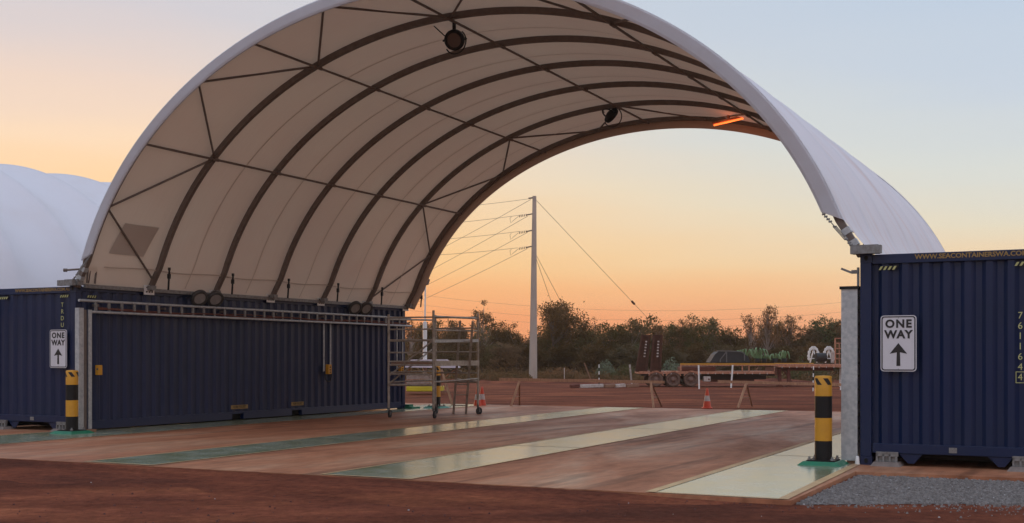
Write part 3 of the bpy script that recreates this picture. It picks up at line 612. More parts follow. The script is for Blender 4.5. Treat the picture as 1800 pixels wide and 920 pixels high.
# near arch feet: bent shoe, outrigger arm and turnbuckles
def local_obj(mb, name, mt, parent=SH): return mb.build(name, mt, parent)
for side in (0, 1):
    sx = -1 if side == 0 else 1
    ux = .05 if side == 0 else 15.25; sy = -.025 * ux
    m = MB(); m.bar((ux - sx * .06, sy + .02, 2.96), (ux + sx * .30, sy + .02, 2.96), .16, .12)
    local_obj(m, 'foot_bracket', 'galv_dull')
    m = MB(); m.bar((ux - sx * .05, sy - .14, 2.945), (ux + sx * .36, sy - .14, 2.945), .09, .11); local_obj(m, 'outrigger_arm', 'galv_dull')
    top = PF(TZ(3.56) if side == 0 else math.pi - TZ(3.56), -.07, .22)
    bot = Vector((ux - sx * .03, sy - .14, 3.0)); m = MB()
    pts = [top.lerp(bot, f_) for f_ in np.linspace(0, 1, 13)]
    for a_, b_ in zip(pts[:-1], pts[1:]):
        m.tube(a_, b_, .008, n=6)
    for f_ in (.05, .12, .2, .27, .9, .96): 
        c = top.lerp(bot, f_); m.tube(c - Vector((.02, .01, .006)), c + Vector((.02, .01, .006)), .013, n=6)
    c0, c1 = top.lerp(bot, .42), top.lerp(bot, .8)
    for dx in (-.022, .022): m.tube(c0 + Vector((dx, 0, 0)), c1 + Vector((dx, 0, 0)), .008, n=6)
    m.tube(c0 - Vector((.025, 0, 0)), c0 + Vector((.025, 0, 0)), .012, n=6); m.tube(c1 - Vector((.025, 0, 0)), c1 + Vector((.025, 0, 0)), .012, n=6)
    local_obj(m, 'turnbuckle', 'galv_dull')
    m = MB()                       # silver tape bands round the exposed arch foot
    for z_ in (3.07, 3.24):
        c_ = [PF((TZ(q_) if side == 0 else math.pi - TZ(q_)), .04, .067) for q_ in (z_ - .04, z_ + .04)]
        m.bar(c_[0], c_[1], .105, .125, up=(1, 0, 0))
    local_obj(m, 'foot_band', 'galv')
m = MB(); m.tube((-.16, -.1, 3.2), (.14, .02, 3.22), .02, n=8); m.tube((-.2, -.12, 3.2), (-.14, -.09, 3.2), .035, n=8); local_obj(m, 'side_pin', 'dark_steel')
m = MB(); m.path([(.10, .2, 2.95), (.12, .2, 3.28), (.14, .34, 3.30), (.12, .42, 3.22), (.1, .40, 2.95)], .02, 8); m.bar((.12, .28, 3.27), (.1, .24, 2.95), .03, .015); local_obj(m, 'ratchet_frame', 'dark_steel')

# ------------------------------------------------------------------ lamps in the shelter
def round_lamp(loc, tilt, yaw, r, label, group, yoke=True, cable=None):
    t = thing('round_floodlight', loc, RZ, label, 'floodlight', group)
    rot = Matrix.Rotation(yaw, 4, 'Z') @ Matrix.Rotation(tilt, 4, 'X')
    def bl(mb, name, mt):
        o = mb.build(name, mt, t); o.data.transform(rot); return o
    m = MB(); m.lathe([(r*.70, -.015), (r, -.02), (r*1.02, 0), (r*1.02, r*.28), (r*.93, r*.34), (r*.6, r*.5), (r*.35, r*.62), (0.001, r*.64)], 28); bl(m, 'housing', 'black' if yoke else 'lamp_dark')
    m = MB(); m.lathe([(0.001, .0), (r*.72, .0)], 28); bl(m, 'lens', 'glass_dim' if yoke else 'lens_grey')
    if yoke:
        m = MB(); pts = [Vector((math.cos(k) * r * 1.14, 0, math.sin(k) * r * 1.1 + r * .2)) for k in np.linspace(-.2, math.pi + .2, 15)]
        m.path(pts, .018, 6); o = m.build('yoke', 'black', t); o.data.transform(rot)
        m = MB(); m.bar((0, 0, r * .9), (0, 0, r * 1.9), .05, .05); m.build('hanger', 'black', t)
        m = MB(); m.path([Vector((r * 1.3 * math.cos(k) * .9, .05, r * 1.2 * math.sin(k) - r * .1)) for k in np.linspace(.9, -2.6, 16)], .013, 6); m.path([(-.75, 0, .36), (-.45, 0, .33), (-.2, 0, .1)], .012, 6); m.build('cable', 'rubber', t)
    return t
round_lamp(W(7.38, 2.36 - .18, 7.38), R(-68), R(12), .19, 'round black floodlight hanging from the second arch near the top', 'hanging round floodlights')
round_lamp(W(7.30, 10.2 - .18, 7.36), R(58), R(-35), .20, 'round black floodlight hanging from the second last arch, seen from its back', 'hanging round floodlights')
for sp, which in ((3.36, 'first'), (3.88, 'second'), (9.40, 'third'), (9.92, 'fourth')):
    t = round_lamp(W(.20, sp, 2.78), R(-58), R(66), .19, '%s round grey floodlight from the near end on the left container edge' % which, 'round floodlights on the left container', yoke=False)
    m = MB(); m.bar((-.1, 0, -.02), (-.1, 0, -.2), .03, .05); m.bar((-.1, 0, .1), (-.12, 0, -.05), .12, .02); m.build('bracket', 'black', t)
t = thing('tube_light', W(10.0, 11.0 - .25, 7.10), RZ, 'glowing orange tube light under the far end of the shelter roof', 'tube light')
m = MB(); m.tube((-.36, .0, -.05), (.36, 0, .05), .022, n=10); m.build('tube', 'orange_glow', t)
m = MB(); m.bar((-.4, 0, 0.0), (.4, 0, .11), .08, .04); m.bar((0, 0, .05), (0, 0, .18), .05, .05); m.build('batten', 'rust_edge', t)
tl = bpy.data.lights.new('tube_light_glow', 'POINT'); tl.energy = 5; tl.color = (1, .22, .06); tl.shadow_soft_size = .2
tlo = bpy.data.objects.new('tube_light_glow', tl); col.objects.link(tlo); tlo.parent = t; tlo.location = (0, 0, -.12)

# ------------------------------------------------------------------ fittings on the left container side
t = thing('gate_post', W(.11, .02, 0), RZ, 'twin galvanised steel channel post at the near corner of the left container', 'steel post')
m = MB(); m.box((-.0, -.14, .02), (.11, -.13, 2.45)); m.box((-.0, -.13, .02), (.01, -.065, 2.45)); m.box((.10, -.13, .02), (.11, -.02, 2.45)); m.build('channel', 'galv', t)
m = MB(); m.box((.0, -.01, .02), (.06, .10, 2.42)); m.build('inner_post', 'dark_steel', t)
m = MB(); m.box((.06, .13, .02), (.08, .22, 2.42)); m.build('edge_strip', 'galv', t)
m = MB(); m.box((.04, -.04, .0), (.2, .22, .05)); m.build('base_block', 'timber', t)
t = thing('cable_ladder', W(.14, -.05, 2.5), RZ, 'long galvanised cable ladder running along the side of the left container', 'cable ladder')
m = MB(); m.tube((0, 0, .1), (0, 12.3, .09), .028, n=8); m.build('rail', 'galv', t)
m = MB(); m.tube((.02, .28, -.12), (.02, 12.3, -.13), .028, n=8); m.build('rail', 'galv', t)
for i in range(34):
    m = MB(); y = .42 + i * .352; m.box((-.0, y - .03, -.11), (.03, y + .03, .09)); m.build('rung', 'galv_dull', t)
m = MB(); m.path([(.015, y, -.075 + .022 * math.sin(y * 2.1)) for y in np.linspace(.5, 12.2, 70)], .02, 6); m.path([(.0, y, -.05 + .018 * math.sin(y * 1.3 + 1)) for y in np.linspace(.5, 12.2, 70)], .014, 6)
m.build('cable', 'rust', t)
m = MB()
for i in range(7): m.bar((-.14, .5 + i * 1.9, .02), (0.0, .5 + i * 1.9, .02), .04, .05)
m.build('wall_bracket', 'dark_steel', t)
for sp, lab in ((8.33, 'middle'), (11.81, 'far end')):
    t = thing('hoist_control', W(.10, sp, 1.16), RZ, 'yellow hanging control box below the cable ladder at the %s of the container' % ('middle' if sp < 10 else 'far end'), 'control box', 'yellow control boxes')
    m = MB(); m.box((-.05, -.07, -.12), (.05, .07, .13)); m.build('box', 'yellow', t, bevel=.012)
    for dz in (.06, -.01, -.07):
        m = MB(); m.tube((.05, 0, dz), (.065, 0, dz), .018, n=10); m.build('button', 'black', t)
    m = MB(); m.tube((-.03, -.17, -.05), (-.03, -.17, 1.24), .022, n=8); m.build('conduit', 'galv', t)
    m = MB(); m.tube((-.03, .12, .1), (-.03, .12, 1.24), .022, n=8); m.build('conduit', 'galv', t)
    m = MB(); m.path([(0, -.17, -.04), (.0, -.15, -.22), (0, -.05, -.31), (0, .08, -.30), (0, .13, -.18), (0, .1, .0), (0, .05, .13)], .014, 6); m.build('cable', 'rubber', t)
t = thing('hoist_control', W(.18, .42, 1.22), RZ, 'small yellow control box beside the near gate post', 'control box', 'yellow control boxes')
m = MB(); m.box((-.04, -.05, -.10), (.05, .06, .10)); m.build('box', 'yellow', t, bevel=.01)
m = MB(); m.tube((.03, -.052, .02), (.03, -.065, .02), .02, n=10); m.build('button', 'lamp_grey', t)

# right gate post
t = thing('gate_post', W(15.17, -.18, 0), RZ, 'tall galvanised steel post against the right container', 'steel post')
m = MB(); m.box((-.13, -.2, .05), (.09, -.19, 2.42)); m.box((-.13, -.19, .05), (-.12, .0, 2.42)); m.box((.08, -.19, .05), (.09, .0, 2.42)); m.build('channel', 'galv', t)
m = MB(); m.box((-.15, -.22, 2.42), (.11, .02, 2.46)); m.build('cap', 'black', t)
m = MB(); m.bar((.09, -.14, 2.46), (.09, -.14, 2.72), .03, .03); m.bar((.10, -.14, 2.66), (-.0, -.14, 2.66), .05, .05); m.bar((.0, -.14, 2.65), (-.14, -.14, 2.71), .045, .03); m.build('latch_arm', 'galv_dull', t)
m = MB(); m.box((-.06, -.16, 0), (.10, -.02, .05)); m.build('base_block', 'timber', t)
m = MB()
for i in range(12): m.box((.09, -.17, .3 + i * .18), (.11, -.14, .34 + i * .18))
m.build('bolt_row', 'black', t)
m = MB(); m.lathe([(.035, 0), (.03, .06), (.02, .12), (.001, .12)], 10); tag(m.build('peg', 'white', loc=W(15.27, -.43, 0)), 'small white peg at the foot of the right gate post', 'peg')

# ------------------------------------------------------------------ ONE WAY signs
def sign(loc, label, w_=.47, h_=.76):
    t = thing('traffic_sign', loc, RZ, label, 'sign', 'one way signs')
    def rr(w2, h2, r):
        pts = []
        for cx, cz, a0 in ((w2 - r, -h2 + r, -90), (w2 - r, h2 - r, 0), (-w2 + r, h2 - r, 90), (-w2 + r, -h2 + r, 180)):
            for k in range(6): a = R(a0 + k * 18); pts.append((cx + r * math.cos(a), cz + r * math.sin(a)))
        return pts
    def plate(mb, w2, h2, r, y0, y1, mi=0):
        p = rr(w2, h2, r); n = len(p); mb.add([(x, y0, z) for x, z in p] + [(x, y1, z) for x, z in p], [tuple(range(n)), tuple(range(2*n - 1, n - 1, -1))] + [(i, n + i, n + (i+1) % n, (i+1) % n) for i in range(n)], mi)
    def ring(mb, w2, h2, r, th, y, mi):
        a, b = rr(w2, h2, r), rr(w2 - th, h2 - th, r - th * .6); n = len(a)
        mb.add([(x, y, z) for x, z in a] + [(x, y, z) for x, z in b], [(i, (i+1) % n, n + (i+1) % n, n + i) for i in range(n)], mi)
    m = MB(); plate(m, w_/2, h_/2, .045, 0, .008); m.build('panel', 'sign_white', t)
    m = MB(); ring(m, w_/2 - .012, h_/2 - .012, .036, .015, -.003, 0); m.build('border', 'sign_black', t)
    text_mesh('lettering', 'ONE', .150, 'sign_black', t, T(0, -.003, h_/2 - .118) @ FACE_Y, bold=.006, spacing=1.2)
    text_mesh('lettering', 'WAY', .150, 'sign_black', t, T(0, -.003, h_/2 - .262) @ FACE_Y, bold=.006, spacing=1.08)
    m = MB(); z0, z1, zt = -h_/2 + .075, -h_/2 + .24, -h_/2 + .385
    q = [(-.026, z0), (.026, z0), (.021, z1 + .02), (.115, z1 - .0), (0, zt), (-.115, z1 - .0), (-.021, z1 + .02)]
    m.add([(x, -.003, z) for x, z in q] + [(x, -.0005, z) for x, z in q], [(0,1,2,6), (2,3,4), (6,2,4), (6,4,5)]); m.build('arrow', 'sign_black', t)
    for zz_ in (h_/2 - .035, -h_/2 + .035):
        m = MB(); m.tube((-.0, -.006, zz_), (0, -.0, zz_), .007, n=8); m.build('rivet', 'galv', t)
        m = MB(); m.box((-.14, .008, zz_ - .015), (.14, .03, zz_ + .015)); m.build('mounting_rail', 'galv_dull', t)
    return t
sign(W(15.815, -.425, 1.665), 'white ONE WAY sign with an up arrow, on the right navy container')
sign(W(-.41, -.065, 1.645), 'white ONE WAY sign with an up arrow, on the left container beside a bollard')

# ------------------------------------------------------------------ bollards
def bollard(loc, rz, label):
    t = thing('bollard', loc, rz, label, 'bollard', 'yellow and black bollards'); r = .117; h = 1.22
    m = MB(); pr_ = [(r, .05), (r, .33), (r, .645), (r, .945), (r, h - .02), (r - .008, h), (r - .03, h + .004), (.001, h + .01)]
    m.lathe(pr_, 32, mis=[1, 0, 1, 0, 0, 0, 0]); m.build('post', ['yellow', 'black'], t)
    m = MB()
    for k in range(5):
        a0 = R(72 * k - 136); row = []
        zt, zb_ = h - .03, h - .12
        for j in range(7):
            a = a0 + R(5.5 * j); row.append([((r + .002) * math.cos(a - .28), (r + .002) * math.sin(a - .28), zt), ((r + .002) * math.cos(a + .28), (r + .002) * math.sin(a + .28), zb_)])
        g_ = [[(Vector(r0).lerp(Vector(r1), f_).xy.normalized() * (r + .002)).to_3d() + Vector((0, 0, zt + (zb_ - zt) * f_)) for f_ in (0, .25, .5, .75, 1)] for r0, r1 in row]
        m.sheet(g_, 0, True)
    m.build('chevron_band', 'sign_black', t)
    m = MB(); b0, b1 = .30, .23
    m.add([(-b0,-b0,0),(b0,-b0,0),(b0,b0,0),(-b0,b0,0),(-b1,-b1,.055),(b1,-b1,.055),(b1,b1,.055),(-b1,b1,.055)], [(3,2,1,0),(4,5,6,7),(0,1,5,4),(1,2,6,5),(2,3,7,6),(3,0,4,7)]); m.build('base', 'green_paint', t)
    m = MB(); m.box((-.19, -.19, .055), (.19, .19, .07)); m.build('flange', 'black', t)
    for x in (-.155, .155):
        for y in (-.155, .155):
            m = MB(); m.tube((x, y, .07), (x, y, .12), .016, n=6); m.tube((x, y, .07), (x, y, .09), .028, n=6); m.build('bolt', 'galv_dull', t)
    return t
B0 = bollard(W(14.85, -.62, 0), RZ, 'yellow and black bollard on the pale stripe before the right gate post')
def bcopy(loc, label):
    c = copy_tree(B0); c.location = loc; c['label'] = label; return c
bcopy(W(.33, -.40, 0), 'yellow and black bollard below the left ONE WAY sign')
bcopy(W(.62, 12.9, 0), 'yellow and black bollard standing behind the scaffold tower')
m = MB(); prism(m, [(-.25, -.2), (.25, -.2), (.25, .25), (-.25, .25)], 0, .05); m.box((-.1, -.1, .05), (.1, .12, .12)); tag(m.build('base_plinth', 'green_paint', loc=W(.0, 12.35, 0), rz=RZ), 'low green plinth at the far corner of the left container', 'plinth')

# ------------------------------------------------------------------ cones
def cone(loc, label, h=.68):
    t = thing('traffic_cone', loc, rnd.uniform(-.4, .4), label, 'traffic cone', 'traffic cones'); k = h / .7
    m = MB(); b = .18 * k; m.box((-b, -b, 0), (b, b, .035)); m.build('base', 'orange', t, bevel=.01)
    m = MB(); rr_ = lambda z: (.125 * (1 - z / .74)) * k + .022
    zs = [.035, .26, .45, .62, .7]; m.lathe([(rr_(z), z * k) for z in zs] + [(.001, .7 * k)], 20, mis=[0, 1, 0, 0, 0]); m.build('body', ['orange', 'white_dirty'], t)
    return t
cone(at(1243, 36.2, 0) + Vector((0, 0, -.05)), 'orange traffic cone standing alone on the dirt before the trailer', .6)
cone(at(839.5, 37.0, -.05), 'orange and white cone, left of the pair behind the scaffold caster', .62)
cone(at(847.5, 37.3, -.05), 'orange and white cone, right of the pair behind the scaffold caster', .62)

# ------------------------------------------------------------------ scaffold tower
A = Vector((-3.03, 29.9, 0)); B = Vector((-1.90, 29.46, 0)); C = Vector((-.884, 31.54, 0)); D = A + C - B
t = thing('scaffold_tower', B, 0, 'mobile aluminium scaffold tower on black castors beside the left container', 'scaffold')
O = B.copy(); A, B, C, D = A - O, Vector(), C - O, D - O
def zU(py, Zd=29.6): return zz(py, Zd)
tops = {'A': zU(553, 29.9), 'B': zU(546, 29.5), 'C': zU(551, 31.5), 'D': zU(554, 32)}
for nm, p in zip('ABCD', (A, B, C, D)):
    m = MB(); m.tube(p + Vector((0, 0, .2)), p + Vector((0, 0, tops[nm])), .030, n=10)
    for z_ in (.45, 1.1, 1.6): m.tube(p + Vector((0, 0, z_)), p + Vector((0, 0, z_ + .07)), .034, n=10)
    m.build('upright', 'alu', t)
    ca = MB(); q = p + Vector((.03, 0, .085)); ax = Vector((.96, -.25, 0)) * .02 if nm != 'C' else Vector((.7, -.7, 0)) * .02
    ca.tube(q - ax, q + ax, .095, n=20); o = ca.build('castor', 'rubber', t)
    fk = MB(); fk.bar(p + Vector((.0, 0, .24)), q + ax * 1.4, .02, .03); fk.bar(p + Vector((.0, 0, .24)), q - ax * 1.4, .02, .03); fk.tube(q - ax * 1.6, q + ax * 1.6, .025, n=10); fk.tube(p + Vector((0, 0, .17)), p + Vector((0, 0, .24)), .03, n=10); fk.build('castor_fork', 'galv_dull', o)
def rung(p, q, z0_, z1_=None, r=.02, name='rung', mt='alu'):
    m = MB(); m.tube(p + Vector((0, 0, z0_)), q + Vector((0, 0, z1_ if z1_ is not None else z0_)), r, n=8); m.build(name, mt, t)
for py in (558, 579, 598, 620, 658): rung(A, B, zU(py), r=.019)
for py in (558, 577, 599, 619, 656): rung(D, C, zU(py, 31.5))
for py in (638,):
    rung(A, B, zU(py) + .03); rung(A, B, zU(py) - .05, r=.026)
rung(A, B, zU(677), r=.03); rung(D, C, zU(672, 31.5), r=.026)
rung(B, C, zU(557), zU(560, 31.5), .026, 'guard_rail'); rung(A, D, zU(562, 30), zU(563, 32), .022, 'guard_rail')
rung(B, C, zU(581), zU(582, 31.5), .02, 'guard_rail'); rung(A, D, zU(600, 30), zU(599, 32), .02, 'guard_rail')
rung(A, D, zU(655, 30), zU(653, 32), .02, 'guard_rail'); rung(A, D, zU(672, 30), zU(668, 32), .02, 'guard_rail'); rung(B, C, zU(672), zU(666, 31.5), .02, 'guard_rail')
rung(A, D, zU(675, 30), zU(610, 32), .02, 'diagonal_brace'); rung(B, A, zU(598), zU(662), .02, 'diagonal_brace')
m = MB(); m.bar(B + Vector((.0, 0, zU(600))), C + Vector((0, 0, zU(599, 31.5))), .05, .075); m.build('toe_rail', 'galv', t)
dk = MB(); z_ = zU(639)
prism(dk, [(v.x, v.y) for v in (A.lerp(B, .06) , B.lerp(A, .04), C.lerp(D, .04), D.lerp(C, .06))], z_ - .03, z_ + .02); dk.build('deck', 'timber', t)
m = MB(); m.bar(B + Vector((.02, 0, z_)), C + Vector((.02, 0, z_)), .04, .13); m.build('deck_beam', 'alu', t)
# ladder inside the tower
l0a, l0b = at(797, 31.6) - O, at(819, 31.6) - O; l1a, l1b = at(809, 30.6) - O, at(831, 30.6) - O
l0a.z = l0b.z = .01; l1a.z = l1b.z = zU(565, 30.6)
ld = MB(); ld.bar(l0a, l1a, .06, .03, up=(0, 1, 0)); ld.bar(l0b, l1b, .06, .03, up=(0, 1, 0)); lo = ld.build('access_ladder', 'alu', t)
for i in range(8):
    f_ = (i + .8) / 8.6; m = MB(); m.tube(l0a.lerp(l1a, f_), l0b.lerp(l1b, f_), .014, n=6); m.build('ladder_rung', 'alu', lo)
for px, py in ((799, 668), (800, 653)):
    m = MB(); p = at(px, 31.3) - O; p.z = zz(py, 31.3); m.box(p, p + Vector((.16, .3, .03)), rot=Matrix.Rotation(R(12), 3, 'Y')); m.build('step_board', 'alu', t)
m = MB(); p = at(824, 31.3) - O; p.z = zz(670, 31.3); m.box(p, p + Vector((.22, .3, .035)), rot=Matrix.Rotation(R(14), 3, 'Y')); m.build('step_board', 'alu', t)

# ------------------------------------------------------------------ trestle barricades
def trestle(x0, x1, y0, y1, legs, label, Zd=37.0):
    t = thing('trestle_barrier', at((x0 + x1) / 2, Zd, -.05), 0, label, 'barrier', 'timber trestle barriers'); o = at((x0 + x1) / 2, Zd, -.05)
    a, b = at(x0, Zd) - o, at(x1, Zd) - o; a.z = zz(y0, Zd) + .05; b.z = zz(y1, Zd) + .05
    m = MB(); m.bar(a, b, .04, .085); m.build('plank', 'timber_pale', t)
    for (lx0, ly0, lx1, ly1, lx2) in legs:
        p = at(lx0, Zd) - o; p.z = zz(ly0, Zd) + .05 ; q = at(lx1, Zd - .3) - o; q.z = 0; q2 = at(lx2, Zd + .5) - o; q2.z = 0
        m = MB(); m.bar(p, q, .07, .04, up=(0, 1, 0)); m.build('leg', 'timber_pale', t); m = MB(); m.bar(p, q2, .05, .03, up=(0, 1, 0)); m.build('leg', 'timber', t)
        m = MB(); m.bar(p.lerp(q, .6), p.lerp(q2, .6), .03, .03); m.build('tie', 'timber', t)
    return t
trestle(877, 1168, 667, 672, [(913, 670, 897, 709, 913), (1144, 672, 1149, 714, 1163)], 'long low timber trestle barrier right of the scaffold tower')
trestle(1262, 1496, 671, 677, [(1312, 674, 1297, 719, 1322)], 'long low timber trestle barrier before the flatbed trailer')
t = trestle(738, 782, 668, 670, [(776, 650, 796, 712, 770)], 'orange brown trestle barrier partly hidden behind the scaffold tower', 38)

# marker stakes
def stake(x0, y0, x1, y1, label, w_=.085, mt='white_dirty', striped=False):
    Zd = F * (H + .05) / (y1 - HY); b = at(x1, Zd, -.05); top = at(x0, Zd); top.z = zz(y0, Zd); m = MB()
    if striped:
        n = 7
        for i in range(n): p, q = Vector().lerp(top - b, i / n), Vector().lerp(top - b, (i + 1) / n); m.bar(p, q, w_, w_ * .6, mi=i % 2, up=(0, 1, 0))
        mm = ['white', 'black']
    else:
        m.bar((0, 0, 0), top - b, w_, w_ * .5, up=(0, 1, 0)); mm = [mt]
    o = m.build('marker_stake', mm, loc=b); tag(o, label, 'stake', 'marker stakes')
stake(992, 647, 992, 672, 'short thin white stake nearest the power pole', .05)
stake(1027, 638, 1041, 674, 'thin white stake leaning to the left between the pole and the ramps', .06, 'timber')
stake(1053, 641, 1053, 682, 'thin black and white banded stake at the far timbers', .05, striped=True)
stake(1107, 641, 1111, 680, 'pale timber stake leaning slightly left of the trailer ramps', .09)
stake(1228, 642, 1229, 684, 'white stake in front of the trailer wheels', .07, 'white')
stake(1288, 642, 1285, 682, 'white stake in front of the middle of the trailer', .075, 'white')
stake(1430, 644, 1429, 688, 'banded stake just left of the near right bollard', .045, striped=True)
stake(1482, 641, 1478, 686, 'pale stake beside the right gate post, leaning', .08, 'white')
stake(1477, 644, 1476, 680, 'thin pale stake behind the leaning one by the right gate post', .05, 'white')
# timbers lying in a row
tx = [(1003, 1018, 'rust'), (1018, 1060, 'white_dirty'), (1062, 1080, 'timber'), (1081, 1098, 'white_dirty'), (1100, 1122, 'timber')]
for i, (a_, b_, mt) in enumerate(tx):
    Zd = 60 + i * .35; p, q = at(a_, Zd, .03), at(b_, Zd + .3, .06); c = (p + q) / 2; m = MB(); m.bar(p - c, q - c, .2, .17)
    o = m.build('timber_block', mt, loc=c, bevel=.02); tag(o, ['dark rusty block at the left end of the row on the far dirt', 'long pale beam lying second in the row on the far dirt', 'short brown block lying third in the row on the far dirt', 'pale block lying fourth in the row on the far dirt', 'brown block lying by the foot of the trailer ramps'][i], 'block', 'blocks lying in a row')

# ------------------------------------------------------------------ power pole and lines
Zp = 79.0; pb = at(937, Zp, -.05)
t = thing('power_pole', pb, 0, 'tall pale wooden power pole standing before the trees', 'power pole')
ht = zz(345, Zp) + .05; m = MB(); m.tube((0, 0, 0), (.09, 0, ht), .27, .125, n=20); m.build('pole', 'pole_grey', t)
def sag(p, q, d, n=14): return [Vector(p).lerp(Vector(q), k / n) - Vector((0, 0, d * 4 * (k / n) * (1 - k / n))) for k in range(n + 1)]
lv = [(376, 'upper'), (405, 'middle'), (433, 'lower')]
for py, _ in lv:
    z_ = zz(py, Zp) + .05; m = MB(); m.tube((0, 0, z_), (-.42, 0, z_ - .08), .04, n=8)
    for k in range(5): m.tube((-.42 - k * .11, 0, z_ - .08 - k*.02), (-.47 - k * .11, 0, z_ - .085 - k * .02), .075, n=8)
    m.build('insulator', 'dark_steel', t)
    m = MB(); m.path([(-.95, 0, z_ - .17), (-1.25, 0, z_ - .42), (-1.45, 0, z_ - .6), (-1.5, 0, z_ - .3), (-1.4, 0, z_ - .2)], .014, 5); m.build('jumper_wire', 'wire', t)
m = MB(); m.tube((0, 0, ht - .1), (-.3, 0, ht - .15), .05, n=8); m.build('top_bracket', 'dark_steel', t)
def guy(p0, p1, f_, nm='guy_wire'):
    m = MB(); m.path([p0, p1], .015, 5); g_ = m.build(nm, 'wire', t); m = MB(); c = p0.lerp(p1, f_); d = (p1 - p0).normalized() * .25; m.tube(c - d, c + d, .085, n=8); m.build('strain_insulator', 'rust', g_)
def anchor(px, py, Zd):
    v = at(px, Zd) - pb; v.z = zz(py, Zd) + .05; return v
guy(Vector((.09, 0, ht - .15)), anchor(1245, 672, 108), .49)
guy(Vector((.06, 0, zz(440, Zp))), anchor(1052, 655, 112), .42); guy(Vector((.06, 0, zz(442, Zp))), anchor(1012, 655, 112), .53)
def line(name, pts, label, cat, r, grp):
    t2 = thing(name, Vector(pts[0][0]), 0, label, cat, grp)
    for (p, q, d) in pts:
        m = MB(); m.path([v - Vector(pts[0][0]) for v in sag(p, q, d)], r, 5); m.build('wire', 'wire', t2)
def wp(px, py, Zd): v = at(px, Zd); v.z = zz(py, Zd); return v
line('power_line', [(wp(935, 349, Zp), wp(560, 373, 88), .3)] + [(wp(918 - 4 * i, 378 + 29 * i, Zp), wp(540, 402 + 24 * i, 88), .3) for i in range(3)], 'four nearly level wires running left from the power pole', 'power line', .012, 'overhead wires')
line('power_line', [(wp(933, 351, Zp), wp(520, 545, 160), .8)] + [(wp(928, 380 + 28.5 * i, Zp), wp(480, 590 + 14 * i, 170), 1.0) for i in range(3)], 'four wires sloping down left away from the power pole', 'power line', .014, 'overhead wires')
line('power_line', [(wp(560, y_ - 55, 170), wp(1760, y_ - 52, 170), 4.3 * 1.0) for y_ in (546, 563, 575)], 'faint far wires sagging low above the trees', 'power line', .012, 'overhead wires')

# ------------------------------------------------------------------ lighting tower machine behind the scaffold
Zl = 50.0; o_ = at(770, Zl, -.05)
t = thing('lighting_tower', o_, 0, 'yellow based mobile lighting tower with white mast behind the scaffold', 'lighting tower')
def lp(px, py, dy=0): v = at(px, Zl) - o_; v.z = zz(py, Zl) + .05; v.y += dy; return v
def pbx(mb, x0, y0, x1, y1, d0, d1, mi=0): a, b = lp(x0, y1, d0), lp(x1, y0, d1); mb.box((a.x, a.y, a.z), (b.x, b.y, b.z), mi)
m = MB(); pbx(m, 716, 679, 779, 688, -.5, .9); m.build('base_tank', 'lemon', t, bevel=.04)
m = MB(); pbx(m, 716, 660, 757, 678.5, -.4, .8); m.build('body', 'white_dirty', t, bevel=.03)
m = MB(); a, b = lp(712, 646), lp(808, 646); h_ = .32
m.add([(a.x, -.9, a.z), (b.x, -.9, b.z - .02), (b.x, 1.2, b.z), (a.x, 1.2, a.z), (a.x + .3, -.6, a.z + h_), (b.x - .55, -.6, a.z + h_), (b.x - .55, .9, a.z + h_), (a.x + .3, .9, a.z + h_)], [(3,2,1,0),(4,5,6,7),(0,1,5,4),(1,2,6,5),(2,3,7,6),(3,0,4,7)]); m.build('roof', 'pink_roof', t)
for x in (720, 778, 802):
    m = MB(); m.tube(lp(x, 689, -.3), lp(x, 646, -.3), .03, n=8); m.build('roof_post', 'rust_edge', t)
m = MB(); m.bar(lp(716, 668, -.45), lp(800, 667, -.45), .05, .05); m.bar(lp(776, 668, -.45), lp(800, 650, -.45), .04, .04); m.bar(lp(716, 675, -.45), lp(757, 675, -.45), .05, .05); m.build('red_rail', 'rust_edge', t)
m = MB(); m.tube(lp(747, 662), lp(747, 566), .085, n=10); m.tube(lp(747, 566), lp(747.5, 496), .035, n=8); m.build('mast', 'white', t)
m = MB(); m.bar(lp(744, 500), lp(753, 500), .05, .05); m.bar(lp(751, 500), lp(754, 491), .12, .10); m.build('mast_lamp', 'dark_steel', t)

# ------------------------------------------------------------------ flatbed trailer
Zt = 62.0; o_ = at(1122, Zt, -.05); px = Zt / F
t = thing('flatbed_trailer', o_, 0, 'rusty red low loader trailer with raised rear ramps parked before the trees', 'trailer')
def tp(x, y, dy=0): v = at(x, Zt) - o_; v.z = zz(y, Zt) + .05; v.y += dy; return v
def tb(mb, x0, y0, x1, y1, d0=0, d1=2.4, mi=0): a, b = tp(x0, y1), tp(x1, y0); mb.box((a.x, d0, a.z), (b.x, d1, b.z), mi); return mb
tb(MB(), 1124, 653, 1364, 657.5).build('low_deck', 'rust_edge', t)
tb(tb(MB(), 1128, 657.5, 1364, 661, .2, 2.2), 1226, 661, 1350, 667.5, .5, 1.9).build('deck_beam', 'chassis', t)
tb(MB(), 1362, 640.5, 1492, 646).build('front_deck', 'rust_edge', t)
m = MB(); tb(m, 1364, 646, 1470, 652, .5, 1.9); tb(m, 1362, 644, 1366, 660, 0, 2.4); m.build('gooseneck', 'rust', t)
m = MB(); tb(m, 1196, 639, 1362, 641.2, -.02, .1); tb(m, 1362, 638.4, 1430, 640, -.02, .1); m.build('yellow_edge_rail', 'yellow', t)
m = MB(); tb(m, 1196, 641.5, 1364, 643.5, -.01, .12)
for x in (1196, 1304, 1316, 1361): tb(m, x, 643, x + 2, 654, 0, .1)
m.build('side_frame', 'rust_edge', t)
tb(MB(), 1200, 645, 1260, 653, .3, 2.0).build('red_load_box', 'rust', t, bevel=.05)
m = MB()
for i in range(26):
    x = 1140 + i * 13; m_y = 656 if x < 1360 else 645; tb(m, x, m_y - .5, x + 1.2, m_y + 2.2, -.04, -.005)
